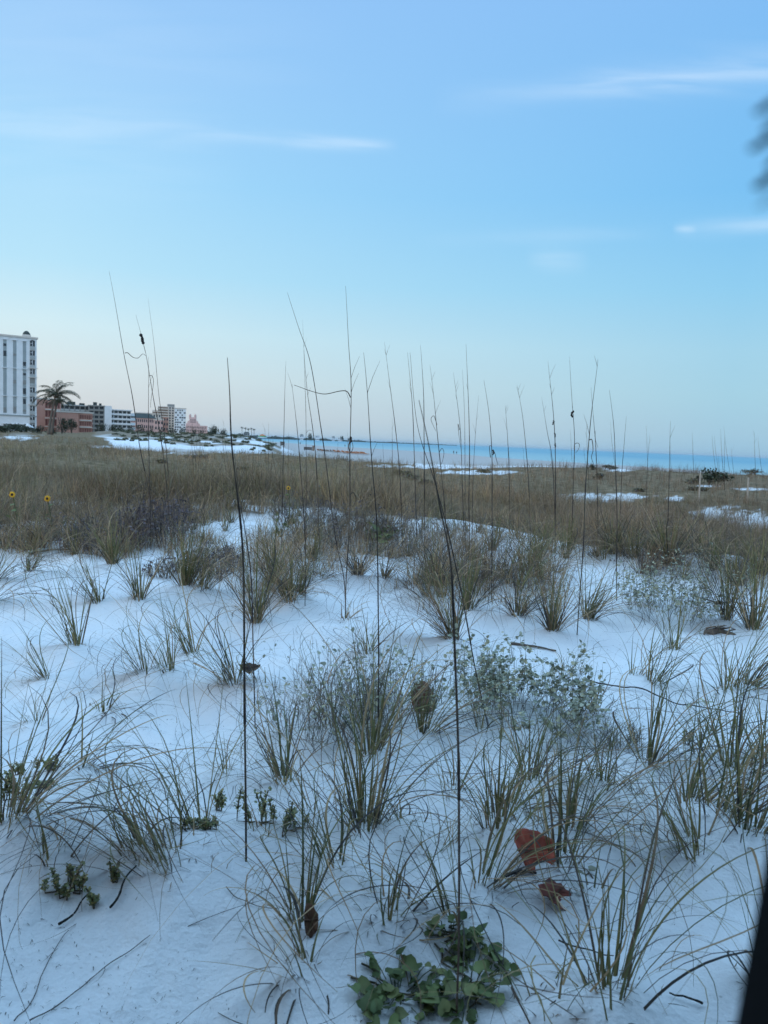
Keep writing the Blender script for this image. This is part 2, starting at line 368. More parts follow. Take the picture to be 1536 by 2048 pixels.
# smaller crest tufts that nothing tells apart
def on_crest(k):
    for _ in range(k):
        u = R.uniform(-40, 1570)
        vc = np.interp(u, [0, 130, 300, 620, 750, 860, 1000, 1200, 1400, 1536], [1035, 1022, 1030, 1012, 1030, 1050, 1078, 1115, 1112, 1135])
        yield u, vc + R.uniform(0, 1) ** 1.5 * 80 * (1 if u < 900 else .35) - 6
def mid_zone(k):
    for _ in range(k):
        f = R.random()
        if f < .45: yield R.uniform(560, 1080), R.uniform(1070, 1215) 
        elif f < .7: yield R.uniform(1000, 1560), R.uniform(1095, 1190)
        else: yield R.uniform(-20, 560), R.uniform(1035, 1130)
for u, v in mid_zone(48):
    tuft(u, v, R.uniform(70, 130) * (.4 + (v - 1000) / 330), R.uniform(-22, 22), R.randint(36, 62), R.uniform(.35, .85), R.uniform(.3, .6),
         'one of the unkempt tufts mingled with brown twigs between the crest and the open sand', 'mingled tufts below the sand crest')
for u, v in on_crest(100):
    tuft(u, v, R.uniform(45, 95), R.uniform(-18, 18), R.randint(22, 44), R.uniform(.3, .9), R.uniform(.3, .6),
         'one of the small unkempt tufts crowding the crest of the sand', 'small tufts along the sand crest')

MOUNDS += MOUNDS_NEW
# ------------------------------------------------------------------ tall bare stalks
def ppt(u, v, y): return pt(u, v, y)
def stalk(px, label, group=None, base_v=None, r=.0032, hook=None, hanging=None, sheath=.5, dark=.5, y=None, tintc=None, knots=None):
    """px: list of (u, v) from the tip down; the last one is the foot"""
    fu, fv = px[-1]; b = at(fu, fv); y0 = b.y if y is None else y
    P = [ppt(a, c, y0) for a, c in px]
    if y is not None: b = Vector((P[-1].x, y0, H(P[-1].x, y0)))
    b.z = H(b.x, b.y) - .02; P[-1] = Vector((P[-1].x, y0, b.z))
    # smooth (catmull) resample
    Q = []
    for i in range(len(P) - 1):
        p0 = P[max(i - 1, 0)]; p1 = P[i]; p2 = P[i + 1]; p3 = P[min(i + 2, len(P) - 1)]
        for k in range(8):
            t = k / 8; Q.append(.5 * ((2 * p1) + (p2 - p0) * t + (2 * p0 - 5 * p1 + 4 * p2 - p3) * t * t + (3 * p1 - p0 - 3 * p2 + p3) * t ** 3))
    Q.append(P[-1]); n = len(Q)
    wob = R.uniform(0, 6)
    Q = [q + Vector((.0009 * math.sin(i * .35 + wob), 0, 0)) * (.6 + .1 * y0) * (1 if 0 < i < n - 1 else 0) for i, q in enumerate(Q)]
    d = y0; r = r * (.36 + .132 * min(d, 13))
    rr = [r * (.22 + .78 * min(1, (i / n) * 1.9)) for i in range(n)]
    col = []
    a, bcol = np.array((.12, .085, .055)), np.array((.045, .034, .028))
    seg = R.random()
    for i in range(n):
        f = .5 + .5 * math.sin(i * .55 + seg * 9); f = min(1, max(0, f * dark * 1.6)); c = a * (1 - f) + bcol * f
        col.append(tuple(c * (.8 + .4 * R.random())))
    if tintc is not None: col = [tuple(np.array(c) * .4 + np.array(tintc) * .6) for c in col]
    root = empty('grass_stalk', b); tag(root, label, 'grass stalk', group or 'tall bare seed stalks of the dune grass')
    m = MB(); m.tube(Q, rr, 6, col); m.build('stem', STALK, root, loc=b, smooth=True)
    # old sheaths: thicker dark segments
    for k in range(3 if sheath else 0):
        i0 = int(n * (.22 + .22 * k + R.uniform(-.04, .04))); i1 = min(n - 1, i0 + R.randint(4, 7))
        m = MB(); seg_ = Q[i0:i1]
        if len(seg_) > 2:
            m.tube([p + Vector((0, -.001, 0)) for p in seg_], [rr[i0] * (1.35 - .3 * j / len(seg_)) for j in range(len(seg_))][::-1], 6, (.05, .036, .03)); m.build('sheath', STALK, root, loc=b, smooth=True)
    # thin awns near the tip
    if R.random() < .6:
        for k in range(R.randint(1, 3)):
            m = MB(); i0 = R.randint(2, max(3, n // 3)); p = Q[i0]; s = R.choice([-1, 1]); l = R.uniform(.04, .12) * (1 + d * .05)
            m.tube([p, p + Vector((s * l * .15, 0, l * .5)), p + Vector((s * l * .35, 0, l))], [r * .4, r * .3, r * .15], 4, (.10, .075, .05))
            m.build('awn', STALK, root, loc=b)
    for hk in (hanging or []):        # withered leaves as pixel polylines
        hp = [ppt(a_, c_, y0 - .01) for a_, c_ in hk]
        HQ = []
        for i in range(len(hp) - 1):
            p0 = hp[max(i - 1, 0)]; p1 = hp[i]; p2 = hp[i + 1]; p3 = hp[min(i + 2, len(hp) - 1)]
            for k in range(6):
                t = k / 6; HQ.append(.5 * ((2 * p1) + (p2 - p0) * t + (2 * p0 - 5 * p1 + 4 * p2 - p3) * t * t + (3 * p1 - p0 - 3 * p2 + p3) * t ** 3))
        HQ.append(hp[-1]); nn = len(HQ)
        m = MB(); m.tube(HQ, [r * (1.0 - .6 * i / nn) for i in range(nn)], 5, (.085, .062, .045)); m.build('withered_leaf', STALK, root, loc=b, smooth=True)
    for kx, kv, ks in (knots or []):
        p = ppt(kx, kv, y0 - .005); m = MB(); s = ks / F * y0
        for j in range(5):
            o = Vector((R.uniform(-.3, .3) * s, R.uniform(-.2, .2) * s, (j - 2) * .4 * s)); rr_ = s * R.uniform(.25, .42)
            m.tube([p + o + Vector((0, 0, -rr_)), p + o + Vector((0, 0, -.4 * rr_)), p + o + Vector((0, 0, .4 * rr_)), p + o + Vector((0, 0, rr_))], [rr_ * .3, rr_, rr_ * .9, rr_ * .2], 7, (.02, .016, .016))
        m.build('seed_remnant', STALK, root, loc=b)
    return root
S_ = stalk
S_([(455, 715), (459, 790), (465, 900), (484, 1085), (489, 1300), (490, 1500), (492, 1745)], 'thick dark stalk rising from the lower sand, between the slanting tufts and the brown-tinged tuft', r=.0052, dark=.65)
S_([(468, 900), (480, 1000), (492, 1075), (503, 1160), (506, 1300), (511, 1458)], 'second stalk of the pair, standing right behind the thick dark one', r=.0036, dark=.9)
S_([(838, 800), (858, 895), (880, 1010), (900, 1120), (908, 1250), (913, 1400), (918, 1600), (918, 1850), (912, 2042)], 'thick reddish stalk rooted in the broad-leaved vine at the bottom edge', r=.0046, dark=.5, tintc=(.11, .07, .05))
S_([(820, 705), (835, 850), (868, 960), (893, 1050), (915, 1150), (935, 1250), (955, 1360), (978, 1465)], 'long slanting stalk crossing behind the thick reddish one', r=.0032, dark=.8)
S_([(575, 585), (597, 655), (622, 730), (641, 850), (655, 950), (672, 1080), (688, 1160), (692, 1240)], 'tall stalk with a bent tip, meeting the foot of the stalk with loose curled leaves', r=.0034)
S_([(691, 572), (697, 680), (702, 770), (700, 900), (700, 1000), (696, 1100), (692, 1170), (690, 1244)], 'tall stalk with a long withered leaf stretched sideways from it', r=.0036,
   hanging=[[(701, 795), (694, 783), (680, 782), (650, 788), (625, 783), (605, 776), (588, 770)], [(701, 880), (697, 893), (701, 905), (706, 895), (703, 880)], [(700, 990), (707, 985), (712, 998), (706, 1012), (699, 1008)]], knots=[(701, 880, 6)])
S_([(218, 543), (232, 615), (250, 720), (266, 800), (280, 895), (296, 975), (318, 1095)], 'tallest stalk on the left, with a withered leaf bridging to its neighbour', r=.003,
   hanging=[[(250, 706), (256, 706), (265, 714), (276, 716), (285, 708), (292, 712)]])
S_([(272, 630), (290, 700), (304, 780), (317, 850), (330, 940), (345, 1105)], 'leaning stalk with a dark clump of seed remnants near its tip', r=.0028, knots=[(284, 678, 9)])
S_([(296, 597), (308, 690), (318, 790), (330, 880), (338, 960), (352, 1100)], 'thin leaning stalk behind the one with the dark seed clump', r=.0022, dark=.3)
S_([(297, 712), (297, 800), (298, 900), (302, 1100)], 'short straight stalk below the withered leaf that bridges two stalks', r=.0025, hanging=[[(298, 752), (304, 752), (307, 765), (302, 800), (301, 815)]])
S_([(572, 722), (569, 800), (567, 900), (565, 1000), (562, 1110)], 'straight stalk standing alone in front of the beach huts', r=.0026)
S_([(584, 768), (590, 820), (598, 900), (606, 1000), (611, 1110), (610, 1224)], 'stalk rising from the close pair of green tufts', r=.0028, dark=.9)
S_([(608, 700), (614, 780), (626, 860), (633, 940), (640, 1110)], 'stalk behind the bent-tip stalk, half its height', r=.0028)
S_([(605, 640), (610, 760), (612, 860), (612, 1100)], 'very thin upright stalk beside the bent-tip stalk', r=.0016, hanging=[[(613, 865), (618, 860), (624, 862)]])
S_([(727, 705), (736, 800), (744, 930), (754, 1060), (757, 1250), (757, 1400), (756, 1512)], 'straight stalk rooted in the twiggy tangle in the middle', r=.0034, dark=.9)
S_([(769, 685), (780, 770), (791, 860), (800, 950), (806, 1105)], 'stalk leaning slightly, the next one past the twiggy-tangle stalk', r=.0026)
S_([(815, 705), (824, 800), (828, 900), (835, 1110)], 'stalk right beside the top of the long slanting one', r=.0026)
S_([(841, 690), (847, 780), (848, 880), (850, 1100)], 'straight stalk between the slanting stalk and the one with a hooked leaf', r=.0028)
S_([(860, 730), (868, 800), (876, 880), (888, 1000), (896, 1105)], 'stalk with a hooked leaf hanging near the water line', r=.0026, hanging=[[(874, 850), (868, 832), (862, 838), (866, 850), (872, 862)], [(878, 905), (884, 897), (888, 906), (884, 925), (878, 935)]])
S_([(907, 745), (914, 800), (921, 870), (926, 1000), (928, 1100)], 'shorter stalk just left of the tallest one over the water', r=.0022, hanging=[[(919, 860), (916, 848), (918, 872), (921, 895)]])
S_([(932, 688), (936, 780), (939, 900), (938, 1010), (940, 1110)], 'tallest stalk standing over the water', r=.003)
S_([(925, 740), (929, 830), (930, 1000), (931, 1100)], 'thin stalk hugging the tallest one over the water', r=.0018)
S_([(957, 790), (950, 880), (945, 1000), (944, 1100)], 'thin stalk leaning right, beside the tallest one over the water', r=.0018)
S_([(968, 760), (978, 830), (984, 905), (984, 1000), (984, 1100), (983, 1205)], 'stalk with a drooping dark leaf at the water line', r=.003, hanging=[[(984, 905), (989, 905), (993, 920), (996, 930)], [(981, 915), (979, 893), (984, 893)]], knots=[(987, 905, 5)])
S_([(1010, 810), (1015, 870), (1018, 950), (1020, 1095)], 'short straight stalk between the drooping-leaf stalk and a leaning one', r=.0022)
S_([(1034, 770), (1045, 830), (1052, 900), (1058, 980), (1062, 1100)], 'leaning stalk in the gap over the open water', r=.0024)
S_([(1083, 795), (1094, 860), (1105, 930), (1112, 1105)], 'stalk crossing low behind the knobbly one', r=.002)
S_([(1096, 723), (1104, 800), (1110, 880), (1111, 960), (1110, 1110)], 'knobbly stalk with bumps along its middle', r=.0028, knots=[(1107, 845, 4), (1110, 870, 4), (1110, 890, 4)])
S_([(1139, 714), (1144, 800), (1149, 880), (1147, 960), (1144, 1040), (1142, 1110)], 'stalk with a small loop of withered leaf and a knot above it', r=.0028, hanging=[[(1149, 905), (1149, 890), (1155, 886), (1159, 890), (1156, 900), (1151, 906)]], knots=[(1145, 828, 6)])
S_([(1196, 718), (1186, 800), (1178, 880), (1171, 970), (1167, 1090), (1160, 1180), (1154, 1276)], 'right-leaning stalk with a dark green foot, beside the bushy upright tuft', r=.0034, dark=.4, tintc=(.06, .055, .035), hanging=[[(1179, 880), (1184, 880), (1186, 900), (1183, 915), (1188, 930)]])
S_([(1182, 775), (1187, 840), (1192, 900), (1195, 1000), (1196, 1100)], 'stalk crossing behind the right-leaning one', r=.0024, hanging=[[(1190, 862), (1191, 880), (1196, 895)]])
S_([(1219, 780), (1227, 850), (1231, 930), (1234, 1030), (1233, 1120), (1234, 1202)], 'straight stalk with a frayed tip and a curved leaf at its foot', r=.003, hanging=[[(1233, 1135), (1228, 1150), (1226, 1170)]])
S_([(1253, 832), (1248, 890), (1243, 960), (1240, 1100)], 'short thin stalk leaning right, past the frayed stalk', r=.002)
S_([(1300, 868), (1295, 930), (1290, 1095)], 'faint short stalk well right of the frayed one', r=.0018)
S_([(1341, 842), (1339, 920), (1337, 1000), (1334, 1110)], 'lone straight stalk in front of the open water on the right', r=.0024)
for i in range(38):
    u = R.choice([R.uniform(640, 1536), R.uniform(1000, 1536), R.uniform(380, 600)]); yy = R.uniform(20, 40); hor = 883.6 + .042 * (u - 768)
    top = hor + R.uniform(-65, 10) * (1 if u > 600 else .5); ln = R.uniform(-14, 6); zt = pt(u, top, yy).z - H(u * 0 + pt(u, top, yy).x, yy)
    if zt < .7: continue
    fx = pt(u - ln, top + 90, yy).x; zb = H(fx, yy); fv = float(proj(fx, yy, zb)[1])
    S_([(u, top), (u - ln * .3, top * .6 + fv * .4), (u - ln, fv)], 'one of the faint thin stalks standing far out in the brown grass', 'faint far stalks in the brown grass', y=yy, r=.0028, sheath=0)
# ------------------------------------------------------------------ leaves and twigs
def leafmesh(P, size, tint, aspect=.55, up_bias=.5, shape='oval', cup=.15, lean=None):
    """P (n,3), one folded leaf at each point"""
    n = len(P)
    if shape == 'oval': o = np.array([(0, 0), (.35, -.42), (.75, -.36), (1.05, 0), (.75, .36), (.35, .42)])
    elif shape == 'heart': o = np.array([(.12, 0), (-.05, -.38), (.25, -.62), (.62, -.5), (1.05, 0), (.62, .5), (.25, .62), (-.05, .38)])
    elif shape == 'sliver': o = np.array([(0, 0), (.3, -.2), (.7, -.16), (1, 0), (.7, .16), (.3, .2)])
    k = len(o); a = N.uniform(0, 2 * math.pi, n); el = N.normal(0, 1 - up_bias, n) if lean is None else lean
    T = np.stack([np.cos(a) * np.cos(el), np.sin(a) * np.cos(el), np.sin(el)], 1)
    S = np.stack([-np.sin(a), np.cos(a), N.normal(0, .45, n)], 1); S /= np.linalg.norm(S, axis=1)[:, None]
    Nn = np.cross(T, S); sz = (np.ones(n) * size)[:, None, None]
    V = P[:, None, :] + sz * (T[:, None] * o[None, :, 0:1] + S[:, None] * o[None, :, 1:2] * (aspect / .55) + Nn[:, None] * (cup * np.abs(o[:, 1]) * 2 - .12 * o[:, 0] ** 2)[None, :, None])
    mid = P[:, None, :] + sz * (T[:, None] * .5)
    V = np.concatenate([V, mid], 1); idx = np.arange(n)[:, None] * (k + 1)
    Fc = np.concatenate([np.stack([idx[:, 0] + k, idx[:, 0] + i, idx[:, 0] + (i + 1) % k], 1) for i in range(k)])
    return V.reshape(-1, 3), Fc, np.repeat(tint, k + 1, 0)
def joinq(parts):
    V = []; Fs = []; T = []; o = 0
    for v, f, t in parts:
        if f.shape[1] == 3: f = np.concatenate([f, f[:, 2:3]], 1)
        V.append(v); Fs.append(f + o); T.append(t); o += len(v)
    return np.concatenate(V), np.concatenate(Fs), np.concatenate(T)
def spray(cx, cy, rx, ry, hgt, n1, n2, leaf_n, leaf, leafpal, twigpal, flat=.3, shape='oval', curl=1.2, tw=.0022, n3=0, leaf_low=.2):
    """twigs of two or three orders over an ellipse on the sand; returns twig mesh data and leaf mesh data"""
    a = U(0, 2 * math.pi, n1); r = np.sqrt(U(0, 1, n1)); x = cx + rx * r * np.cos(a) * .8; y = cy + ry * r * np.sin(a) * .8
    b = np.stack([x, y, height(x, y)], 1)
    fall = 1 - .6 * r ** 2
    g1 = blades(b, a + N.normal(0, .7, n1), U(0, .5, n1) + flat * r, U(.1, 1.1, n1), N.normal(0, curl, n1), hgt * U(.6, 1.3, n1) * fall, np.full(n1, tw * 1.3), pick(twigpal, n1), S=8, tipw=.5)
    c1 = g1[0].reshape(n1, 9, 2, 3).mean(2)
    def sub(cn, nn, L, w):
        m = cn.shape[0]; i = N.integers(0, m, nn); j = N.integers(2, cn.shape[1], nn); p = cn[i, j]
        g = blades(p, U(0, 6.28, nn), U(.2, 1.5, nn), N.normal(0, .7, nn), N.normal(0, curl * 1.3, nn), L * U(.4, 1.2, nn), np.full(nn, w), pick(twigpal, nn), S=6, tipw=.4)
        return g, g[0].reshape(nn, 7, 2, 3).mean(2)
    g2, c2 = sub(c1, n2, hgt * .5, tw); gs = [g1, g2]; cc = c2
    if n3: g3, cc = sub(c2, n3, hgt * .28, tw * .8); gs.append(g3)
    i = N.integers(0, cc.shape[0], leaf_n); j = N.integers(1, cc.shape[1], leaf_n); lp = cc[i, j] + N.normal(0, .003, (leaf_n, 3))
    g = height(lp[:, 0], lp[:, 1]); hh = (lp[:, 2] - g) / hgt
    lp = lp[(hh > leaf_low) | (U(0, 1, leaf_n) < .25)] if leaf_n else lp
    lm = leafmesh(lp, leaf * U(.6, 1.25, len(lp)), pick(leafpal, len(lp)), shape=shape) if len(lp) else None
    return joinq(gs), lm
def shrub(u, v, ru, ry, h, n1, n2, ln, leaf, lpal, tpal, label, name='shrub', cat='shrub', group=None, **k):
    b = at(u, v); b.z = H(b.x, b.y); d = math.hypot(b.x, b.y); root = empty(name, b); tag(root, label, cat, group)
    tw, lm = spray(b.x, b.y, ru / F * d, ry, h / F * d, n1, n2, ln, leaf, lpal, tpal, **k)
    meshobj('twigs' if False else 'branches', tw[0], tw[1], TWIG, root, tw[2], loc=b)
    if lm: meshobj('foliage', lm[0], lm[1], LEAF, root, lm[2], loc=b)
    return root
SILVER = np.array([[.32, .33, .24], [.40, .41, .31], [.23, .25, .18], [.46, .42, .27]])
PURPLE = np.array([[.11, .085, .095], [.15, .12, .125], [.075, .06, .07]])
BROWN = np.array([[.15, .13, .105], [.11, .09, .08], [.21, .18, .14]])
VINE = np.array([[.13, .175, .065], [.17, .215, .08], [.09, .13, .05], [.21, .23, .09]])
SUCC = np.array([[.24, .27, .13], [.29, .30, .15], [.18, .21, .11], [.42, .34, .14]])
shrub(660, 1470, 125, .30, 145, 150, 700, 520, .019, SILVER, BROWN, 'tangled grey twigs with sparse pale leaves in the middle of the sand', n3=700)
shrub(800, 1440, 85, .25, 130, 80, 360, 380, .02, SILVER, BROWN, 'thin twiggy shrub around the upright red-brown leaf', n3=260)
shrub(1060, 1450, 140, .36, 112, 110, 560, 2300, .021, SILVER, BROWN, 'widest silver-leaved bush, behind the brown leaf and crossed by no runner', n3=500, leaf_low=.3)
shrub(960, 1400, 50, .2, 110, 40, 160, 380, .024, SILVER, BROWN, 'pale-leaved sprigs just behind the thick reddish stalk', n3=80)
shrub(1340, 1240, 95, .45, 95, 100, 560, 2100, .022, SILVER, BROWN, 'silver-leaved bush farther back on the right, by the washed-up wood', n3=500, leaf_low=.25)
shrub(1235, 1500, 45, .12, 55, 60, 260, 60, .012, SILVER, BROWN, 'low nest of dry curled twigs on the sand', n3=260, curl=3)
shrub(1385, 1440, 9, .02, 70, 5, 14, 26, .022, SILVER, BROWN, 'single pale sprig standing beside the long runner')
shrub(1440, 1175, 50, .4, 60, 50, 240, 150, .02, SILVER, BROWN, 'grey shrub in the gap behind the far silver bush', n3=200)
shrub(230, 1095, 90, .9, 60, 120, 620, 420, .03, PURPLE, PURPLE, 'dark purple leafless-looking shrub behind the compact tuft', tw=.006, n3=500)
shrub(310, 1080, 70, .9, 75, 110, 520, 420, .03, PURPLE, PURPLE, 'purple twiggy shrub with the densest dark stems, left crest', tw=.006, n3=500)
shrub(130, 1075, 60, .8, 35, 70, 300, 150, .026, PURPLE, BROWN, 'low dark runners spreading between the sunflowers and the purple shrub', tw=.005, n3=200)
shrub(40, 1085, 60, .8, 30, 80, 300, 90, .024, PURPLE, BROWN, 'sprawling dark runners at the left edge under the sunflowers', tw=.005, n3=200)
shrub(430, 1140, 60, .5, 45, 60, 300, 260, .024, PURPLE, PURPLE, 'small purplish shrub behind the big dense green tuft', tw=.005, n3=200)
shrub(330, 1150, 40, .2, 30, 70, 200, 160, .024, PURPLE, BROWN, 'dark leafy scraps on the sand in front of the purple twigs', tw=.005, n3=100)
shrub(690, 1085, 90, .9, 70, 110, 520, 320, .025, PURPLE, BROWN, 'brown twiggy shrub on the middle of the crest', tw=.0055, n3=500)
shrub(800, 1080, 60, .8, 50, 70, 300, 200, .025, PURPLE, BROWN, 'brown twigs on the crest beside the round green leaves', tw=.005, n3=260)
shrub(600, 1050, 60, .9, 60, 70, 300, 200, .025, PURPLE, BROWN, 'brown twigs on the crest under the single sunflower', tw=.005, n3=260)
shrub(1290, 1140, 60, .7, 40, 60, 220, 60, .02, PURPLE, BROWN, 'sparse brown twigs between the crest tufts on the right', tw=.005, n3=160)
shrub(760, 1085, 40, .5, 26, 12, 30, 60, .095, VINE * 1.1, BROWN, 'patch of round green leaves on the crest', name='leafy_plant', cat='plant', tw=.006, leaf_low=0)
shrub(150 - 20, 1060, 22, .3, 16, 8, 20, 40, .05, VINE, BROWN, 'small green leafy patch below the two sunflowers', name='leafy_plant', cat='plant', tw=.005, leaf_low=0)
shrub(565, 1062, 26, .3, 26, 8, 20, 50, .05, VINE, BROWN, 'green leafy patch in the brown twigs under the single sunflower', name='leafy_plant', cat='plant', tw=.005, leaf_low=0)
# the two broad-leaved vines at the bottom edge: every leaf on a stalk of its own
def vine(u, v, ru, rv, n, size, label, stemu):
    b = at(u, v); b.z = H(b.x, b.y); root = empty('broad_leaved_vine', b); tag(root, label, 'vine', 'broad-leaved vines at the bottom edge')
    P = []; m = MB()
    for i in range(n):
        a = R.uniform(0, 6.28); r = math.sqrt(R.random())
        q = at(u + ru * r * math.cos(a), v + rv * r * math.sin(a)); lift = R.uniform(.004, .036) * (1.2 - r * .7)
        g = H(q.x, q.y); p = Vector((q.x, q.y - lift * .4, g + lift)); P.append(p)
        c = b + (q - b) * R.uniform(.4, .85); c.z = H(c.x, c.y) + .004
        m.tube([c, (c + p) / 2 + Vector((0, 0, lift * .3)), p], [.0016, .0013, .001], 4, (.10, .12, .05))
    for k in range(6):
        q = at(u + R.uniform(-ru, ru), v + R.uniform(-rv, rv * .8)); pts = []
        for j in range(9):
            w = b + (q - b) * (j / 8); w.x += .012 * math.sin(j * 1.3 + k); pts.append((w.x, w.y, H(w.x, w.y) + .006))
        m.tube(pts, .0025, 5, (.09, .075, .05))
    m.build('stem', TWIG, root, loc=b)
    P = np.array([tuple(p) for p in P])
    l = leafmesh(P, size * U(.4, 1.3, n), pick(VINE, n), shape='heart', aspect=.5, up_bias=.62, cup=.22, lean=N.normal(.15, .38, n))
    meshobj('foliage', l[0], l[1], LEAF, root, l[2], loc=b)
vine(795, 1998, 100, 60, 66, .030, 'lower-lying broad-leaved green vine on the left of the thick reddish stalk', 0)
vine(938, 1985, 78, 84, 88, .028, 'larger broad-leaved green vine climbing around the foot of the thick reddish stalk', 0)
vine(905, 1908, 58, 30, 24, .025, 'upper sprig of broad green leaves behind the thick reddish stalk', 0)
# fleshy seaside plants: short upright stems ringed with small leaves
def fleshy(u, v, ru, n, hpx, label, size=.012):
    b = at(u, v); b.z = H(b.x, b.y); d = math.hypot(b.x, b.y); root = empty('fleshy_plant', b); tag(root, label, 'seaside plant', 'fleshy seaside plants on the sand')
    m = MB(); P = []
    for i in range(n):
        x = b.x + R.gauss(0, .5) * ru / F * d; y = b.y + R.gauss(0, .5) * ru / F * d * .7; z = H(x, y); hh = hpx / F * d * R.uniform(.5, 1.2); lx = R.uniform(-.5, .5) * hh
        pts = [(x + lx * s * s, y - lx * .2 * s, z + hh * s) for s in (0, .33, .66, 1)]
        m.tube([(b.x + (x - b.x) * .3, b.y + (y - b.y) * .3, z + .002)] + pts, .0022, 5, (.11, .09, .06))
        for j in range(40):
            s = R.uniform(.25, 1.05); P.append((x + lx * s * s + R.gauss(0, .0035), y - lx * .2 * s + R.gauss(0, .0035), z + hh * s))
    m.build('stem', TWIG, root, loc=b)
    P = np.array(P); l = leafmesh(P, size * .62 * U(.7, 1.2, len(P)), pick(SUCC, len(P)), shape='oval', aspect=.6, up_bias=.2, lean=U(.1, 1.2, len(P)))
    meshobj('foliage', l[0], l[1], LEAF, root, l[2], loc=b)
fleshy(140, 1805, 45, 14, 45, 'fleshy green plant with several sprigs on the bare lower left slope', .014)
fleshy(185, 1835, 10, 4, 24, 'yellowish fleshy sprig in front of the green fleshy one', .014)
fleshy(225, 1800, 12, 4, 36, 'single fleshy sprig tucked under the slanting tuft leaves', .013)
fleshy(420, 1700, 42, 12, 22, 'creeping fleshy runner at the foot of the slanting tufts', .013)
fleshy(515, 1668, 36, 9, 60, 'taller fleshy plant beside the foot of the thick dark stalk', .015)
fleshy(575, 1690, 30, 8, 44, 'fleshy plant with yellow tips between the thick stalk and the narrow tuft', .014)
fleshy(28, 1620, 30, 14, 44, 'dark fleshy plant at the left edge behind the thick tuft', .013)
fleshy(98, 1550, 24, 9, 26, 'fleshy plant on the left slope with a starry sprig beside it', .013)
fleshy(40, 1550, 18, 7, 16, 'small low fleshy plant near the left edge', .012)
fleshy(85, 1580, 26, 9, 12, 'flattened fleshy scraps just below the starry sprig', .012)
fleshy(440, 1630, 12, 5, 42, 'dark narrow fleshy sprig left of the thick dark stalk', .013)
fleshy(1372, 1492, 9, 4, 28, 'tiny fleshy sprig alone on the sand near the right', .012)
# sea grape sprout with four oval leaves
b = at(1168, 1790); b.z = H(b.x, b.y); root = empty('leaf_sprout', b); tag(root, 'tiny sprout with a few round pale green leaves beside the dark torn leaf', 'sprout')
m = MB(); tops = []
for du, dv in ((-3, -18), (10, -48), (-4, -33), (14, -20)):
    y_ = b.y + R.uniform(-.02, .02); p = pt(1168 + du, 1790 + dv, y_); tops.append(tuple(p)); m.tube([b, (b + p) / 2 + Vector((.004, 0, 0)), p], [.002, .0015, .001], 5, (.1, .08, .05))
m.build('stem', TWIG, root, loc=b)
l = leafmesh(np.array(tops), .022, pick(SILVER * .8, 4), shape='oval', aspect=.95, up_bias=.8, lean=np.array([.3, .5, .9, .2])); meshobj('foliage', l[0], l[1], LEAF, root, l[2], loc=b)

# fallen sea grape leaves: curved thick sheets with an outline of their own
def fallen(u, v, w, h, rot, tilt, colr, label, lift=.03, bend=.35, torn=None, stand=0):
    b = at(u, v + h * .3); d = math.hypot(b.x, b.y, 1.1); W = w / F * d; Hh = h / F * d
    root_z = H(b.x, b.y)
    n = 28; rings = 6; V = []; Fc = []; Tn = []
    for r in range(rings + 1):
        f = r / rings
        for k in range(n):
            a = 2 * math.pi * k / n; rr = f * (1 + .05 * math.sin(3 * a + u) + .04 * math.sin(7 * a))
            if torn and r == rings: rr *= 1 - torn * abs(math.sin(2.5 * a + 1)) ** 3
            x = rr * math.cos(a) * W / 2; yv = rr * math.sin(a) * Hh / 2
            z = bend * (x * x / (W / 2)) + .1 * W * math.sin(x / W * 9 + yv / W * 5) * f * .5 + .004 * math.sin(a * 9) * f
            V.append((x, yv, z)); c = np.array(colr) * (1 + .25 * math.sin(x * 90 + yv * 60)); c = c * (.55 if abs(yv) < .02 * Hh or abs(abs(yv) - abs(x) * .5) < .0 else 1)
            Tn.append(c)
    for r in range(rings):
        for k in range(n): Fc.append((r * n + k, r * n + (k + 1) % n, (r + 1) * n + (k + 1) % n, (r + 1) * n + k))
    me = bpy.data.meshes.new('fallen_leaf'); me.from_pydata(V, [], Fc); me.update()
    at_ = me.attributes.new('tint', 'FLOAT_COLOR', 'POINT')
    for i, c in enumerate(Tn): at_.data[i].color = (*map(float, c), 1)
    me.materials.append(DEADLEAF); me.polygons.foreach_set('use_smooth', np.ones(len(me.polygons), bool))
    o = bpy.data.objects.new('fallen_leaf', me); C.objects.link(o); o.location = (b.x, b.y, root_z + lift); o.rotation_euler = (tilt, 0, rot)
    so = o.modifiers.new('s', 'SOLIDIFY'); so.thickness = .0015
    tag(o, label, 'fallen leaf', 'fallen red-brown leaves')
    m = MB(); m.tube([(-W * .5, 0, bend * W * .5 + .003), (0, 0, .005), (W * .5, 0, bend * W * .5 + .003)], [.0022, .0018, .0008], 5, (.13, .07, .045)); m.build('leaf_rib', DEADLEAF, o)
    return o
DEADLEAF = mat('dead_leaf', (0, 0, 0), .7, .45, 28, attr='tint', bump=.25)
fallen(1063, 1728, 76, 86, .3, rad(38), (.34, .070, .040), 'large round red-brown leaf leaning on the upright tuft', .018)
fallen(1106, 1808, 66, 66, .9, rad(30), (.20, .060, .045), 'dark torn brown leaf lying just below the large red-brown one', .010, torn=.22)
fallen(840, 1408, 56, 66, .5, rad(70), (.20, .075, .045), 'red-brown leaf standing upright in the middle twigs', .07)
fallen(618, 1885, 26, 56, .25, rad(48), (.12, .06, .035), 'pointed brown leaf standing between two tufts in the lower middle', .025, bend=.9)
fallen(498, 1357, 40, 26, .2, rad(25), (.055, .035, .025), 'small dark curled leaf caught at the pair of bare stalks', .05)
fallen(107, 1043, 24, 16, .2, rad(40), (.12, .06, .04), 'reddish leaf among the runners below the sunflowers', .02)

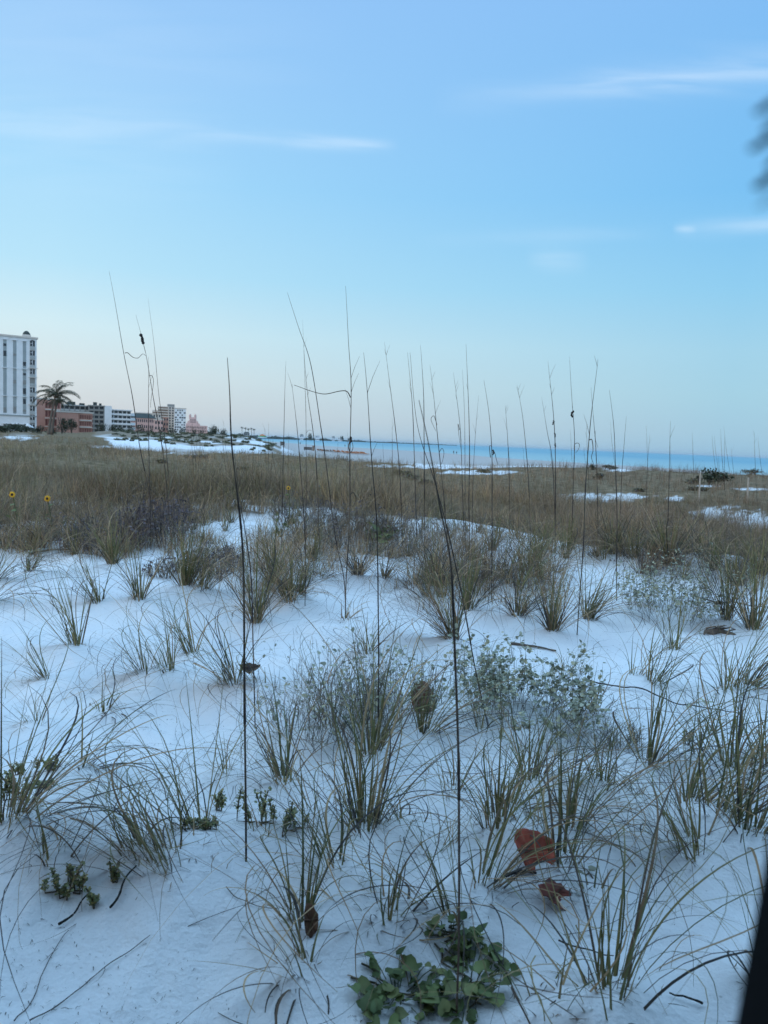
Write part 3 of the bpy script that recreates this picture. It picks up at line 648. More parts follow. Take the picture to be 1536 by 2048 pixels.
# sunflowers on the crest
PETAL = mat('petal', (.75, .42, .03), .6); HEART = mat('flower_heart', (.035, .02, .012), .8)
def sunflower(u, v, label, s=.055, dy=10.3, tiltx=1.3):
    p = pt(u, v, dy); g = H(p.x, p.y); root = empty('beach_sunflower', (p.x, p.y, g)); tag(root, label, 'sunflower', 'yellow beach sunflowers')
    o = Vector((p.x, p.y, g)); m = MB(); m.tube([(p.x, p.y + .06, g), (p.x + .02, p.y + .05, (g + p.z) / 2), (p.x, p.y + .01, p.z - .01), p], .004, 5, (.08, .10, .04)); m.build('stem', TWIG, root, loc=o)
    m = MB(); n = 14
    for k in range(n):
        a = 2 * math.pi * k / n; e = (math.cos(a), math.sin(a)); q = (-e[1], e[0]); f = lambda r, w, yy: (p.x + e[0] * r + q[0] * w, p.y + yy, p.z + e[1] * r + q[1] * w)
        jl = R.uniform(.85, 1.12); m.add([f(.012, 0, -.01), f(s * .6, -s * .22, -.014), f(s * jl, 0, -.004 + .012 * R.random()), f(s * .6, s * .22, -.014)], [(0, 1, 2, 3)])
    m.build('petals' if False else 'blossom', PETAL, root, loc=o)
    m = MB(); m.tube([p + Vector((0, .004, 0)), p + Vector((0, -.012, 0)), p + Vector((0, -.02, 0))], [s * .36, s * .36, s * .15], 10); m.build('flower_heart', HEART, root, loc=o)
    l = leafmesh(np.array([(p.x + R.uniform(-.03, .03), p.y + .03, g + (p.z - g) * f_) for f_ in (.3, .5, .65, .8)]), .06, pick(VINE, 4), shape='oval'); meshobj('foliage', l[0], l[1], LEAF, root, l[2], loc=o)
sunflower(25, 989, 'sunflower closest to the left edge, facing straight out', .038, 8.0)
sunflower(95, 997, 'sunflower with the darkest heart, above the little green patch', .038, 8.1)
sunflower(577, 976, 'lone sunflower in the brown grass behind the crest', .028, 9.6)
# driftwood, sticks, runners, stakes
WOOD = mat('weathered_wood', (.13, .10, .08), .85, .4, 20, bump=.3)
def sticks(pl, r, label, name='stick', cat='stick', lift=.012, color=(.10, .08, .065)):
    P = []
    for (u, v) in pl: q = at(u, v); P.append(Vector((q.x, q.y, H(q.x, q.y) + lift)))
    Q = []
    for i in range(len(P) - 1):
        for k in range(10):
            w = P[i].lerp(P[i + 1], k / 10); w.z = H(w.x, w.y) + lift; w.x += .006 * math.sin((i * 10 + k) * .31 + P[0].x * 9); Q.append(w)
    Q.append(P[-1]); n = len(Q); m = MB(); m.tube(Q, [r * (1 - .5 * i / n) * R.uniform(.85, 1.15) for i in range(n)], 6, color)
    o = m.build(name, TWIG, None, loc=Q[0], smooth=True); tag(o, label, cat); return o
sticks([(1170, 1368), (1250, 1388), (1330, 1410), (1400, 1425), (1480, 1437)], .0045, 'long dark runner lying across the sand towards the right edge', 'plant_runner', 'runner', .02, (.05, .045, .05))
sticks([(1395, 1208), (1440, 1218), (1490, 1222), (1545, 1228)], .006, 'second dark runner farther back, leaving the frame at the right edge', 'plant_runner', 'runner', .05, (.05, .045, .05))
sticks([(1020, 1290), (1060, 1296), (1112, 1306)], .010, 'brown stick lying on the bright sand behind the widest silver bush')
sticks([(60, 1120), (95, 1112), (160, 1098)], .010, 'stick among driftwood bits on the upper left slope')
sticks([(1400, 2040 + 0), (1365, 2030), (1335, 2036)], .003, 'short black stick at the bottom edge near the dark window post', color=(.02, .02, .02))
sticks([(1010, 1792), (1040, 1782), (1070, 1788)], .006, 'black twig on the sand left of the dark torn leaf', color=(.02, .018, .018))
sticks([(120, 1864), (150, 1838), (178, 1815)], .0035, 'straight dark stem lying below the fleshy green plant', color=(.03, .028, .025))
sticks([(218, 1845), (245, 1815), (272, 1793)], .0035, 'straight dark stem lying beside the slanting tufts', color=(.03, .028, .025))
sticks([(60, 2048), (180, 1965), (300, 1885)], .0016, 'long thin straw drawn diagonally over the lower left sand', 'straw', 'straw', .006, (.05, .045, .04))
sticks([(30, 2048), (80, 1960), (137, 1872)], .0013, 'thin straw at the lower left corner, steeper than the long one', 'straw', 'straw', .006, (.05, .045, .04))
sticks([(450, 1800), (500, 1830), (560, 1852)], .0014, 'thin straw leading to the foot of the tall narrow olive tuft', 'straw', 'straw', .008, (.10, .08, .05))
sticks([(1120, 1905), (1170, 1925), (1225, 1945)], .0022, 'dark curved straw crossing the foot of the tall narrow green tuft', 'straw', 'straw', .01, (.03, .03, .03))
def log(u, v, w, label):
    b = at(u, v); b.z = H(b.x, b.y); W = w / F * b.y; m = MB()
    P = [(b.x + W * (f - .5), b.y + .05 * math.sin(f * 4) + .02 * math.sin(f * 13), b.z + .022 + .018 * math.sin(f * 3.1) + .006 * math.sin(f * 17)) for f in np.linspace(0, 1, 9)]
    m.tube([(a_, b_, c_ - .02) for a_, b_, c_ in P], [.006, .014, .022, .026, .024, .02, .016, .01, .004], 8, (.085, .06, .045))
    for k in range(7):
        f = R.uniform(.2, .8); p = Vector(P[int(f * 8)]); m.tube([p, p + Vector((R.uniform(-.08, .08), -.03, R.uniform(.01, .03))), p + Vector((R.uniform(-.07, .07), -.05, R.uniform(.01, .04)))], [.007, .005, .002], 5, (.12, .09, .07))
    o = m.build('driftwood', WOOD, None, loc=b, smooth=True); tag(o, label, 'driftwood')
log(1440, 1276, 66, 'dark washed-up piece of wood beside the far silver bush')
log(55, 1105, 60, 'weathered wood on the upper left slope near the left edge')
log(1230, 1195 + 0, 30, 'small grey root end beside the straight stalk with the frayed tip') if False else None
POSTM = mat('pale_post_wood', (.42, .36, .30), .8, .2, 12)
for u, v0, v1, lb in ((1401, 945, 986, 'pale wooden stake in the dark brown grass, the one nearer the dark bush'), (1497, 955, 998, 'pale wooden stake in the brown grass, the one nearer the right edge')):
    y = 26.0; a_, b_ = pt(u, v0, y), pt(u - 2, v1, y); g = H(b_.x, y); m = MB(); m.tube([(b_.x, y, g - .1), (a_.x, y, a_.z - .03), (a_.x, y, a_.z)], [.028, .026, .012], 8, (1, 1, 1)); o = m.build('wooden_stake', POSTM, None, loc=(b_.x, y, g)); tag(o, lb, 'stake', 'pale stakes in the grass')
# ------------------------------------------------------------------ the field of dune grass behind the crest (uncountable)
SANDP = [(42, 874, 38, 7), (370, 904, 42, 6), (205, 894, 26, 2.5), (1195, 996, 90, 9), (1350, 998, 18, 5), (1440, 1030, 60, 16), (1515, 1048, 50, 26), (1240, 937, 40, 5), (900, 932, 130, 5), (960, 945, 80, 4),
         (1220, 1045, 50, 4), (560, 1000, 30, 5), (120, 1008, 60, 10), (1100, 930, 120, 3), (1420, 972, 26, 2), (1500, 978, 40, 3), (640, 903, 25, 2)]
def sandmask(x, y, z):
    u, v = proj(x, y, z); m = np.zeros_like(u); w = vnoise(u * .045, v * .16, 31) * .55 + vnoise(u * .12, v * .5, 32) * .8
    for a, b, ru, rv in SANDP: m = np.maximum(m, 1.1 - ((u - a) / ru) ** 2 - ((v - b) / rv) ** 2 + w)
    return np.clip(m * 2.2, 0, 1), u, v
def fieldcover(x, y):
    """0 bare sand, 1 closed grass"""
    x = np.asarray(x, float); y = np.maximum(np.asarray(y, float), 1.0); t = x / y
    yc = np.interp(t, [-.5, -.4, -.25, -.1, .06, .28, .4, .5], [10.4, 11.4, 12.2, 13.2, 11.2, 9.2, 9.0, 8.7])
    c = np.clip((y - yc + np.interp(t, [-.5, -.1, .0, .1, .5], [1.9, 1.9, .8, -.15, -.1]) + (1.4 * vnoise(x * .8, y * .8, 21) + .8 * vnoise(x * 2.3, y * 2.3, 23)) * np.interp(t, [-.5, 0, .1], [1, .8, .35])) / .7, 0, 1)
    lim = np.interp(t, [-1.2, -.41, -.375, -.345, -.12, -.1, 0, .12, .2, .5, 1.2], [400, 300, 150, 70, 66, 58, 52, 46, 50, 52, 30])
    c = c * np.clip((lim * (1 + .17 * vnoise(x * .12, y * .12, 22) + .08 * vnoise(x * .5, y * .5, 24)) - y) / (lim * .06), 0, 1)
    tail = np.clip((vnoise(x * .22, y * .07, 61) + .5 * vnoise(x * .7, y * .2, 62) - .12) * 2.5, 0, .75) * ((y < lim * 1.9) & (y > lim * .9) & (t > -.12) & (t < .6))
    return np.maximum(c, tail)
def scatter(n, y0, y1, pw=1.0):
    y = np.exp(U(math.log(y0), math.log(y1), n)); t = U(-.62, .62, n); return t * y, y
GRASSP = [(250, 1078, 200, 42, .8), (440, 1128, 90, 34, .7), (690, 1085, 130, 52, .95), (900, 1150, 110, 62, .9), (830, 1095, 90, 34, .8), (1230, 1106, 60, 22, .8), (1335, 1128, 90, 28, .8), (560, 1110, 90, 50, .8), (50, 1090, 80, 28, .6),
          (1505, 1150, 70, 34, .7), (1065, 1180, 60, 44, .6), (545, 1180, 60, 36, .6), (980, 1090, 80, 26, .5), (1150, 1100, 60, 20, .5)]
def crestcover(x, y):
    u, v = proj(x, y, height(x, y, False)); m = np.zeros_like(u); w = vnoise(u * .03, v * .06, 71) * .5 + vnoise(u * .09, v * .2, 72) * .5
    for a, b, ru, rv, k in GRASSP: m = np.maximum(m, k * np.clip((1.0 - ((u - a) / ru) ** 2 - ((v - b) / rv) ** 2 + w) * 1.6, 0, 1))
    return m
def field(name, n, y0, y1, hgt, per, w0, label, S=4, cf=None):
    x, y = scatter(n, y0, y1); z = height(x, y, False); cov = (cf or fieldcover)(x, y); sm, u, v = sandmask(x, y, z)
    thin = .5 + .5 * vnoise(x * .35, y * .35, 41)
    keep = (U(0, 1, n) < cov * (1 - sm * .82) * (.65 + .5 * thin)); x, y, z = x[keep], y[keep], z[keep]; n = len(x)
    cn = vnoise(x * .28, y * .28, 42) + .5 * vnoise(x * 1.1, y * 1.1, 43); hn = hgt * (1 + .5 * vnoise(x * .6, y * .6, 44)) * U(.7, 1.25, n)
    i = np.repeat(np.arange(n), per); m = len(i); a = U(0, 6.28, m); r = np.abs(N.normal(0, .07, m)) * (1 + y[i] * .01)
    bs = np.stack([x[i] + r * np.cos(a), y[i] + r * np.sin(a), z[i] - .02], 1)
    L = hn[i] * U(.45, 1.2, m); th = np.abs(N.normal(0, .38, m)); k = U(.1, 1.5, m); c = N.normal(0, .7, m)
    g = np.clip(.40 + .8 * cn[i] + N.normal(0, .22, m), 0, 1)[:, None]
    A = np.array([.350, .225, .125]); B = np.array([.195, .175, .084]); Gy = np.array([.225, .160, .112])
    tint = A * (1 - g) + B * g; rw = np.clip((x / y - .12) * 6, 0, 1)[i] * np.clip((y - 15) / 6, 0, 1)[i] * np.clip(.55 + .9 * vnoise(x * .15, y * .12, 49), 0, 1)[i]; tint = tint * (1 - rw[:, None] * .75) + np.array([.185, .120, .088]) * rw[:, None] * .75; q = (U(0, 1, m) < .35)[:, None]; tint = np.where(q, Gy, tint) * U(.5, 1.5, m)[:, None] * (1 + .45 * vnoise(x * 1.1, y * .8, 47) + .25 * vnoise(x * .2, y * .1, 48))[i][:, None]
    w = w0 * U(.7, 1.3, m) * (1 + y[i] * .022)
    V, Fc, T = blades(bs, a + N.normal(0, .5, m), th, k, c, L, w, tint, S=S, ground=False)
    o = meshobj(name, V, Fc, BLADE, None, T); tag(o, label, 'grass', kind='stuff'); return o
field('dune_grass', 20000, 8, 26, .50, 14, .0055, 'brown and olive dune grass closing over the field behind the sand crest')
field('far_dune_grass', 14000, 24, 120, .46, 8, .0052, 'dull brown dune grass far out in the field', S=3)
field('crest_undergrowth', 8500, 5.2, 12.5, .34, 11, .0046, 'tangled low brown growth creeping over the crest of the sand', cf=crestcover)
# dead litter and specks on the sand
n = 7500; x, y = scatter(n, 1.3, 12); z = height(x, y, False) + .003
L = U(.003, .018, n) * (1 + (U(0, 1, n) < .08) * 4); V, Fc, T = blades(np.stack([x, y, z], 1), U(0, 6.28, n), np.full(n, 1.5), U(0, .1, n), N.normal(0, .5, n), L, U(.0009, .0026, n), pick(GREY, n), S=3, clear=.0025)
tag(meshobj('beach_litter', V, Fc, TWIG, None, T), 'tiny dark scraps of dead plants strewn over the sand', 'litter', kind='stuff')
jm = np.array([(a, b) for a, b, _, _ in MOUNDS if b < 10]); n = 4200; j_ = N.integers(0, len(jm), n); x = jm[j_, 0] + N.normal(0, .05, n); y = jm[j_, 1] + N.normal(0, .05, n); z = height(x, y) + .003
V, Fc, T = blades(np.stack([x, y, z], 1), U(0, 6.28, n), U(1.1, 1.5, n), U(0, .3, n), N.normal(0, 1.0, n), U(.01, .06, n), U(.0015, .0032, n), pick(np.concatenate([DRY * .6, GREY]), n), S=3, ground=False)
tag(meshobj('root_shade_litter', V, Fc, TWIG, None, T), 'broken dead grass bits added around the tuft roots to stand in for contact shade', 'litter', kind='stuff')  # dead bits clustered at the roots, added to darken them like contact shade
# loose curled dead leaves between tufts
tx = np.array([q[0] for q in MOUNDS]); ty = np.array([q[1] for q in MOUNDS]); nearm = ty < 8.5; tx, ty = tx[nearm], ty[nearm]
n = 620; j_ = N.integers(0, len(tx), n); x = tx[j_] + N.normal(0, .16, n) * (1 + .1 * ty[j_]); y = ty[j_] + N.normal(0, .16, n) * (1 + .1 * ty[j_]); z = height(x, y, False) + .004
V, Fc, T = blades(np.stack([x, y, z], 1), U(0, 6.28, n), U(1.2, 1.5, n), U(0, .3, n), N.normal(0, 3.4, n), U(.08, .46, n), np.where(U(0, 1, n) < .14, .0050, .0021) * U(.7, 1.2, n), pick(np.concatenate([DRY * .7, GREY, GREY]), n), S=18, clear=.004)
tag(meshobj('loose_straw_litter', V, Fc, TWIG, None, T), 'thin curled dead grass leaves lying loose on the sand', 'litter', kind='stuff')

# ------------------------------------------------------------------ ground
nx, ny = 620, 1150
s = np.linspace(-1, 1, nx); s = 1.15 * (.62 * s + .38 * s ** 3) ; yy = np.exp(np.linspace(math.log(.5), math.log(4200), ny)) - 3.2
# rows start behind the viewpoint; columns fan out
X = s[None, :] * (yy[:, None] + 5.0); Yg = np.repeat(yy[:, None], nx, 1)
Z = height(X, Yg)
cov = fieldcover(X, Yg); sm, ug, vg = sandmask(X, Yg, Z); cov = cov * (1 - sm)
tt = X / np.maximum(Yg, 3)
fa = ((Yg > 70) & (tt < -.1)); ln = vnoise(X * .10, Yg * .045, 51) + .8 * vnoise(X * .35, Yg * .12, 52) + np.clip((Yg - 98) / 24, 0, 1.4)
du = np.clip((ln - .25) * 2.2, 0, 1) * .9
hor = 883.6 + .042 * (ug - 768)
du = np.maximum(du, np.clip((hor + 2 - vg) / 4, 0, 1))          # the planted back of the far dunes
du = np.where(Yg > 170, np.where(tt < -.21, 1, du * .0), du)
cov = np.where(fa, np.maximum(cov, du * (tt < -.135)), cov)
cov = np.maximum(cov, np.where((Yg > 4) & (Yg < 14), crestcover(X, Yg) * .35, 0))
wet = np.where(Yg > 60, np.clip((2.8 - Z) / 1.4, 0, 1) * .75 + np.clip((.5 - Z) / .5, 0, 1) * .25, 0)
idx = np.arange(ny * nx).reshape(ny, nx); Fg = np.stack([idx[:-1, :-1], idx[:-1, 1:], idx[1:, 1:], idx[1:, :-1]], 2).reshape(-1, 4)
GM = bpy.data.materials.new('white_sand'); GM.use_nodes = True; nt = GM.node_tree; L_ = nt.links.new; bs_ = nt.nodes['Principled BSDF']
bs_.inputs['Roughness'].default_value = .95; bs_.inputs['Specular IOR Level'].default_value = .15
def nd(t, **kw):
    q = nt.nodes.new(t)
    for k_, v_ in kw.items():
        if isinstance(k_, str) and hasattr(q, k_): setattr(q, k_, v_)
    return q
tc = nd('ShaderNodeTexCoord'); at1 = nd('ShaderNodeAttribute', attribute_name='tint')
n1 = nd('ShaderNodeTexNoise'); n1.inputs['Scale'].default_value = 1.3; n1.inputs['Detail'].default_value = 6; L_(tc.outputs['Object'], n1.inputs['Vector'])
r1 = nd('ShaderNodeValToRGB'); r1.color_ramp.elements[0].color = (.74, .745, .76, 1); r1.color_ramp.elements[1].color = (.85, .85, .85, 1); r1.color_ramp.elements[0].position = .3; r1.color_ramp.elements[1].position = .7; L_(n1.outputs['Fac'], r1.inputs[0])
n2 = nd('ShaderNodeTexNoise'); n2.inputs['Scale'].default_value = 120; n2.inputs['Detail'].default_value = 3; L_(tc.outputs['Object'], n2.inputs['Vector'])
r2 = nd('ShaderNodeMapRange'); r2.inputs[1].default_value = .66; r2.inputs[2].default_value = .74; r2.inputs[3].default_value = 1; r2.inputs[4].default_value = .72; L_(n2.outputs['Fac'], r2.inputs[0])
vs = nd('ShaderNodeVectorMath', operation='SCALE'); L_(r1.outputs[0], vs.inputs[0]); L_(r2.outputs[0], vs.inputs['Scale'])
n3 = nd('ShaderNodeTexNoise'); n3.inputs['Scale'].default_value = 3.0; n3.inputs['Detail'].default_value = 8; L_(tc.outputs['Object'], n3.inputs['Vector'])
r3 = nd('ShaderNodeValToRGB'); r3.color_ramp.elements[0].color = (.11, .082, .045, 1); r3.color_ramp.elements[1].color = (.27, .195, .12, 1); r3.color_ramp.elements[0].position = .35; r3.color_ramp.elements[1].position = .65; L_(n3.outputs['Fac'], r3.inputs[0])
sx_ = nd('ShaderNodeSeparateColor'); L_(at1.outputs['Color'], sx_.inputs[0]); mw = nd('ShaderNodeMix', data_type='RGBA'); L_(sx_.outputs[1], mw.inputs[0]); L_(vs.outputs[0], mw.inputs[6]); mw.inputs[7].default_value = (.36, .31, .27, 1)
mx = nd('ShaderNodeMix', data_type='RGBA'); L_(sx_.outputs[0], mx.inputs[0]); L_(mw.outputs[2], mx.inputs[6]); L_(r3.outputs[0], mx.inputs[7]); L_(mx.outputs[2], bs_.inputs['Base Color'])
nb = nd('ShaderNodeTexNoise'); nb.inputs['Scale'].default_value = 14; nb.inputs['Detail'].default_value = 9; nb.inputs['Roughness'].default_value = .6; L_(tc.outputs['Object'], nb.inputs['Vector'])
nb2 = nd('ShaderNodeTexNoise'); nb2.inputs['Scale'].default_value = 90; nb2.inputs['Detail'].default_value = 4; L_(tc.outputs['Object'], nb2.inputs['Vector'])
ad = nd('ShaderNodeMath', operation='MULTIPLY_ADD'); L_(nb2.outputs['Fac'], ad.inputs[0]); ad.inputs[1].default_value = .18; L_(nb.outputs['Fac'], ad.inputs[2])
bp = nd('ShaderNodeBump'); bp.inputs['Strength'].default_value = .75; bp.inputs['Distance'].default_value = .026; L_(ad.outputs[0], bp.inputs['Height']); L_(bp.outputs[0], bs_.inputs['Normal'])
gr = meshobj('sand_ground', np.stack([X, Yg, Z], 2).reshape(-1, 3), Fg, GM, None, np.stack([cov, wet, cov * 0], 2).reshape(-1, 3), True); tag(gr, kind='structure')
# sea
W = bpy.data.materials.new('sea_water'); W.use_nodes = True; nt = W.node_tree; L_ = nt.links.new; wb = nt.nodes['Principled BSDF']
wb.inputs['Roughness'].default_value = .55; wb.inputs['IOR'].default_value = 1.33; wb.inputs['Specular IOR Level'].default_value = .18
tc = nd('ShaderNodeTexCoord'); mp = nd('ShaderNodeMapping'); mp.inputs['Scale'].default_value = (.05, .35, 1); mp.inputs['Rotation'].default_value = (0, 0, rad(-62)); L_(tc.outputs['Object'], mp.inputs[0])
wn = nd('ShaderNodeTexNoise'); wn.inputs['Scale'].default_value = 1; wn.inputs['Detail'].default_value = 6; L_(mp.outputs[0], wn.inputs['Vector'])
wr = nd('ShaderNodeValToRGB'); wr.color_ramp.elements[0].color = (.17, .34, .42, 1); wr.color_ramp.elements[1].color = (.22, .42, .49, 1); wr.color_ramp.elements[0].position = .35; wr.color_ramp.elements[1].position = .65; L_(wn.outputs['Fac'], wr.inputs[0]); ds_ = nd('ShaderNodeVectorMath', operation='DOT_PRODUCT'); L_(tc.outputs['Object'], ds_.inputs[0]); ds_.inputs[1].default_value = (.85, .5, 0)
dm = nd('ShaderNodeMapRange'); L_(ds_.outputs['Value'], dm.inputs[0]); dm.inputs[1].default_value = 180; dm.inputs[2].default_value = 620; dw = nd('ShaderNodeMix', data_type='RGBA'); L_(dm.outputs[0], dw.inputs[0]); dw.inputs[6].default_value = (.36, .50, .50, 1); L_(wr.outputs[0], dw.inputs[7]); L_(dw.outputs[2], wb.inputs['Base Color'])
wbp = nd('ShaderNodeBump'); wbp.inputs['Strength'].default_value = .5; wbp.inputs['Distance'].default_value = .6; L_(wn.outputs['Fac'], wbp.inputs['Height']); L_(wbp.outputs[0], wb.inputs['Normal'])
m = MB(); m.add([(-60000, -2000, 0), (60000, -2000, 0), (60000, 60000, 0), (-60000, 60000, 0)], [(0, 1, 2, 3)]); o = m.build('sea_water', W); tag(o, kind='structure')
# thin lines of surf along the shore
FO = mat('surf_foam', (.75, .78, .80), .7, .2, 2)
tk = [-.2, -.15, -.1, 0, .085, .15, .25, .41, .5, .7, 1.0]; yk = [1500, 850, 595, 515, 430, 340, 300, 250, 190, 150, 115]
pv = []; pf = []
for off, wd in ((.4, 1.1), (5.5, .9), (13, .6)):
    prev = None
    for t in np.linspace(-.12, .9, 260):
        y0 = float(np.interp(t, tk, yk)); nx_ = Vector((.85, .5)).normalized(); o_ = off + .8 * math.sin(t * 60 + off); hw = wd * max(.05, .6 + .6 * math.sin(t * 47 + off * 3)) / 2
        c_ = Vector((t * y0, y0)) + nx_ * (o_ + 3); a_ = c_ - nx_ * hw; b_ = c_ + nx_ * hw
        pv += [(a_.x, a_.y, .05), (b_.x, b_.y, .05)]; k_ = len(pv)
        if prev is not None: pf.append((prev, prev + 1, k_ - 1, k_ - 2))
        prev = k_ - 2
o = meshobj('surf_foam', np.array(pv), pf, FO); tag(o, 'broken white lines of surf where the sea meets the beach', 'surf', kind='stuff')
# ------------------------------------------------------------------ buildings along the shore
def cmat(name, col, noise=.08, rough=.8): return mat(name, col, rough, noise, .6)
WHITE = cmat('white_stucco', (.74, .76, .78)); PINK = cmat('pink_stucco', (.50, .27, .21)); PINKL = cmat('pale_pink_stucco', (.62, .40, .36))
CREAM = cmat('cream_stucco', (.62, .56, .50)); DARKW = mat('window_glass', (.035, .045, .055), .25); SHUT = cmat('grey_shutter', (.30, .34, .35)); GREYB = cmat('grey_concrete', (.25, .25, .24)); RAILM = cmat('balcony_rail', (.40, .42, .42)); ROOFM = cmat('dark_roof', (.05, .06, .055)); BROWNW = cmat('brown_pier', (.22, .16, .12))
_wm = {}
def winmesh(key):
    if key in _wm: return _wm[key]
    m = MB()
    if key == 'glass': m.box(0, 1, -.04, .0, 0, 1)
    me_o = m.build('window', DARKW); C.objects.unlink(me_o); _wm[key] = me_o.data; return me_o.data
class Bld:
    def __init__(s, name, label, u1, y1, u2, y2, vtop, depth, wall, cat='building', group=None, extra=0):
        p1 = pt(u1, vtop, y1); tq = p1.x / y1; dr = Matrix.Rotation(rad(y2), 2) @ Vector((1, -tq)).normalized(); p2 = pt(u2, vtop, y1); t2 = p2.x / y1
        lam = (t2 * y1 - p1.x) / (dr.x - t2 * dr.y); y2 = y1 + lam * dr.y; p2 = Vector((p1.x + lam * dr.x, y2, 0)); s.y1 = y1
        g = max(min(H(p1.x, y1), H(p2.x, y2)) - .8, .3); s.z0 = g; s.h = p1.z - g; s.w = math.hypot(p2.x - p1.x, y2 - y1); s.ang = math.atan2(y2 - y1, p2.x - p1.x)
        s.root = empty(name, (p1.x, y1, g), s.ang); tag(s.root, label, cat, group); s.wall = wall; s.d = depth; s.nw = 0; s.px = F / y1
        s.p1 = p1
    def box(s, name, x0, x1, y0, y1, z0, z1, m, b=0):
        q = MB(); q.box(x0, x1, y0, y1, z0, z1, b); return q.build(name, m, s.root)
    def window(s, x, z, w, h, m=None, name='window', y=0, frame=True):
        q = MB(); q.box(x, x + w, y - .06, y - .02, z, z + h)
        o = q.build(name, m or DARKW, s.root)
        if frame and s.px > 5:
            f = MB(); f.box(x + w / 2 - .06, x + w / 2 + .06, y - .11, y - .063, z, z + h); f.box(x, x + w / 2 - .06, y - .10, y - .063, z + h * .55, z + h * .55 + .1); f.build('mullion', WHITE, o)
        return o
    def X(s, u): return (u)
# 1 white tower
B = Bld('white_tower', 'tall white block at the left edge with narrow window strips and a dark little cupola', -75, 222, 73.5, 3, 664, 16, WHITE)
w, h = B.w, B.h; fl = h / 10.4; k = w / 148.5
B.box('wall', 0, w, 0, 16, 0, h, WHITE); B.box('cornice', -.2, w + .35, -.35, 16.3, h + .005, h + .5, CREAM); B.box('ledge', 0, w + .02, -.25, -.004, fl * 1.95, fl * 1.95 + .3, SHUT)
B.box('turret', w - 3.6, w - 1.4, 1.2, 3.4, h + .51, h + 1.2, CREAM)
q = MB(); q.lathe([(1.1, h + 1.21), (.95, h + 1.7), (.5, h + 2.2), (.1, h + 2.4)], 8, (w - 2.5, 2.3)); q.build('cupola', ROOFM, B.root)
for cx in (-60, -33, 8, 28, 48):
    x = (cx + 75) * k
    B.box('window_recess', x - .45, x + .45, -.03, -.004, fl * 2.2, h - fl * .35, SHUT)
    for i in range(11):
        z = fl * (i + .12)
        if i in (0,): B.window(x - .45, z + 1.0, .9, 1.6, SHUT, 'shutter', frame=False); continue
        if i >= 2 and z + 1.7 < h - 1 and R.random() < .8: B.window(x - .4, z + .1 + R.uniform(0, .8), .8, R.uniform(.6, 1.7), None if R.random() < .65 else GREYB, y=-.035, frame=False)
        if i % 3 == 1: B.box('sill', x - .75, x + .75, -.3, -.034, z - .2, z - .02, WHITE)
x0 = (59 + 75) * k; x1 = (70 + 75) * k
for i in range(10):
    z = fl * (i + .25)
    B.box('balcony_recess', x0, x1, -.03, -.004, z, z + fl * .93, GREYB)
    B.box('balcony_rail', x0, x1, -.22, -.035, z + .02, z + fl * .32, RAILM)
    if i not in (5,): B.window(x0 + .15, z + fl * .36, x1 - x0 - .3, fl * .48, y=-.035)
    if i in (3, 6, 7): B.box('ledge', x0 - .5, w + .3, -.5, -.24, z - .15, z + .0, CREAM)
q = MB(); xc = (x0 + x1) / 2; rr_ = (x1 - x0) / 2
for zz in (fl * 1.2, h - fl * .35):
    n_ = 10; q.add([(xc + rr_ * math.cos(math.pi * i / n_), -.07, zz + rr_ * .8 * math.sin(math.pi * i / n_)) for i in range(n_ + 1)], [tuple(range(n_ + 1))[::-1]])
q.build('arched_light', DARKW, B.root)
# 2 pink hotel wings
def grid_front(B, x0, x1, z0, z1, cols, rows, gap=.25, m=DARKW, pier=BROWNW):
    cw = (x1 - x0) / cols; rh = (z1 - z0) / rows
    for r in range(rows):
        B.box('floor_band', x0, x1, -.35, -.004, z0 + r * rh - .18, z0 + r * rh + .18, CREAM)
        for c_ in range(cols): B.window(x0 + c_ * cw + cw * gap / 2, z0 + r * rh + .5, cw * (1 - gap), rh - .9, m, frame=False)
REDW = cmat('red_shade_glass', (.16, .06, .05))
B = Bld('pink_hotel', 'pink four-storey hotel wing standing behind the palm', 70, 262, 122, 8, 798, 16, PINK); B.box('wall', 0, B.w, 0, 16, 0, B.h, PINK); B.box('parapet', -.2, B.w + .2, -.2, 16, B.h + .003, B.h + .5, CREAM)
grid_front(B, B.w * .38, B.w * .97, B.h * .22, B.h * .97, 5, 3, .25, REDW)
B = Bld('pink_hotel', 'long low pink hotel wing with a flat cream roof edge, right of the palm', 113, 252, 157, -3, 824, 14, PINK); B.box('wall', 0, B.w, 0, 14, 0, B.h, PINK); B.box('parapet', -.2, B.w + .3, -.2, 14, B.h + .003, B.h + .45, CREAM)
B = Bld('pink_hotel', 'pink hotel end wing with a grid of small windows', 157, 256, 185, 10, 826, 14, PINK); B.box('wall', 0.02, B.w, 0, 14, 0, B.h, PINK); B.box('parapet', -.2, B.w + .3, -.2, 14, B.h + .003, B.h + .45, CREAM)
grid_front(B, .3, B.w - .2, B.h * .10, B.h * .98, 7, 3, .35, REDW)
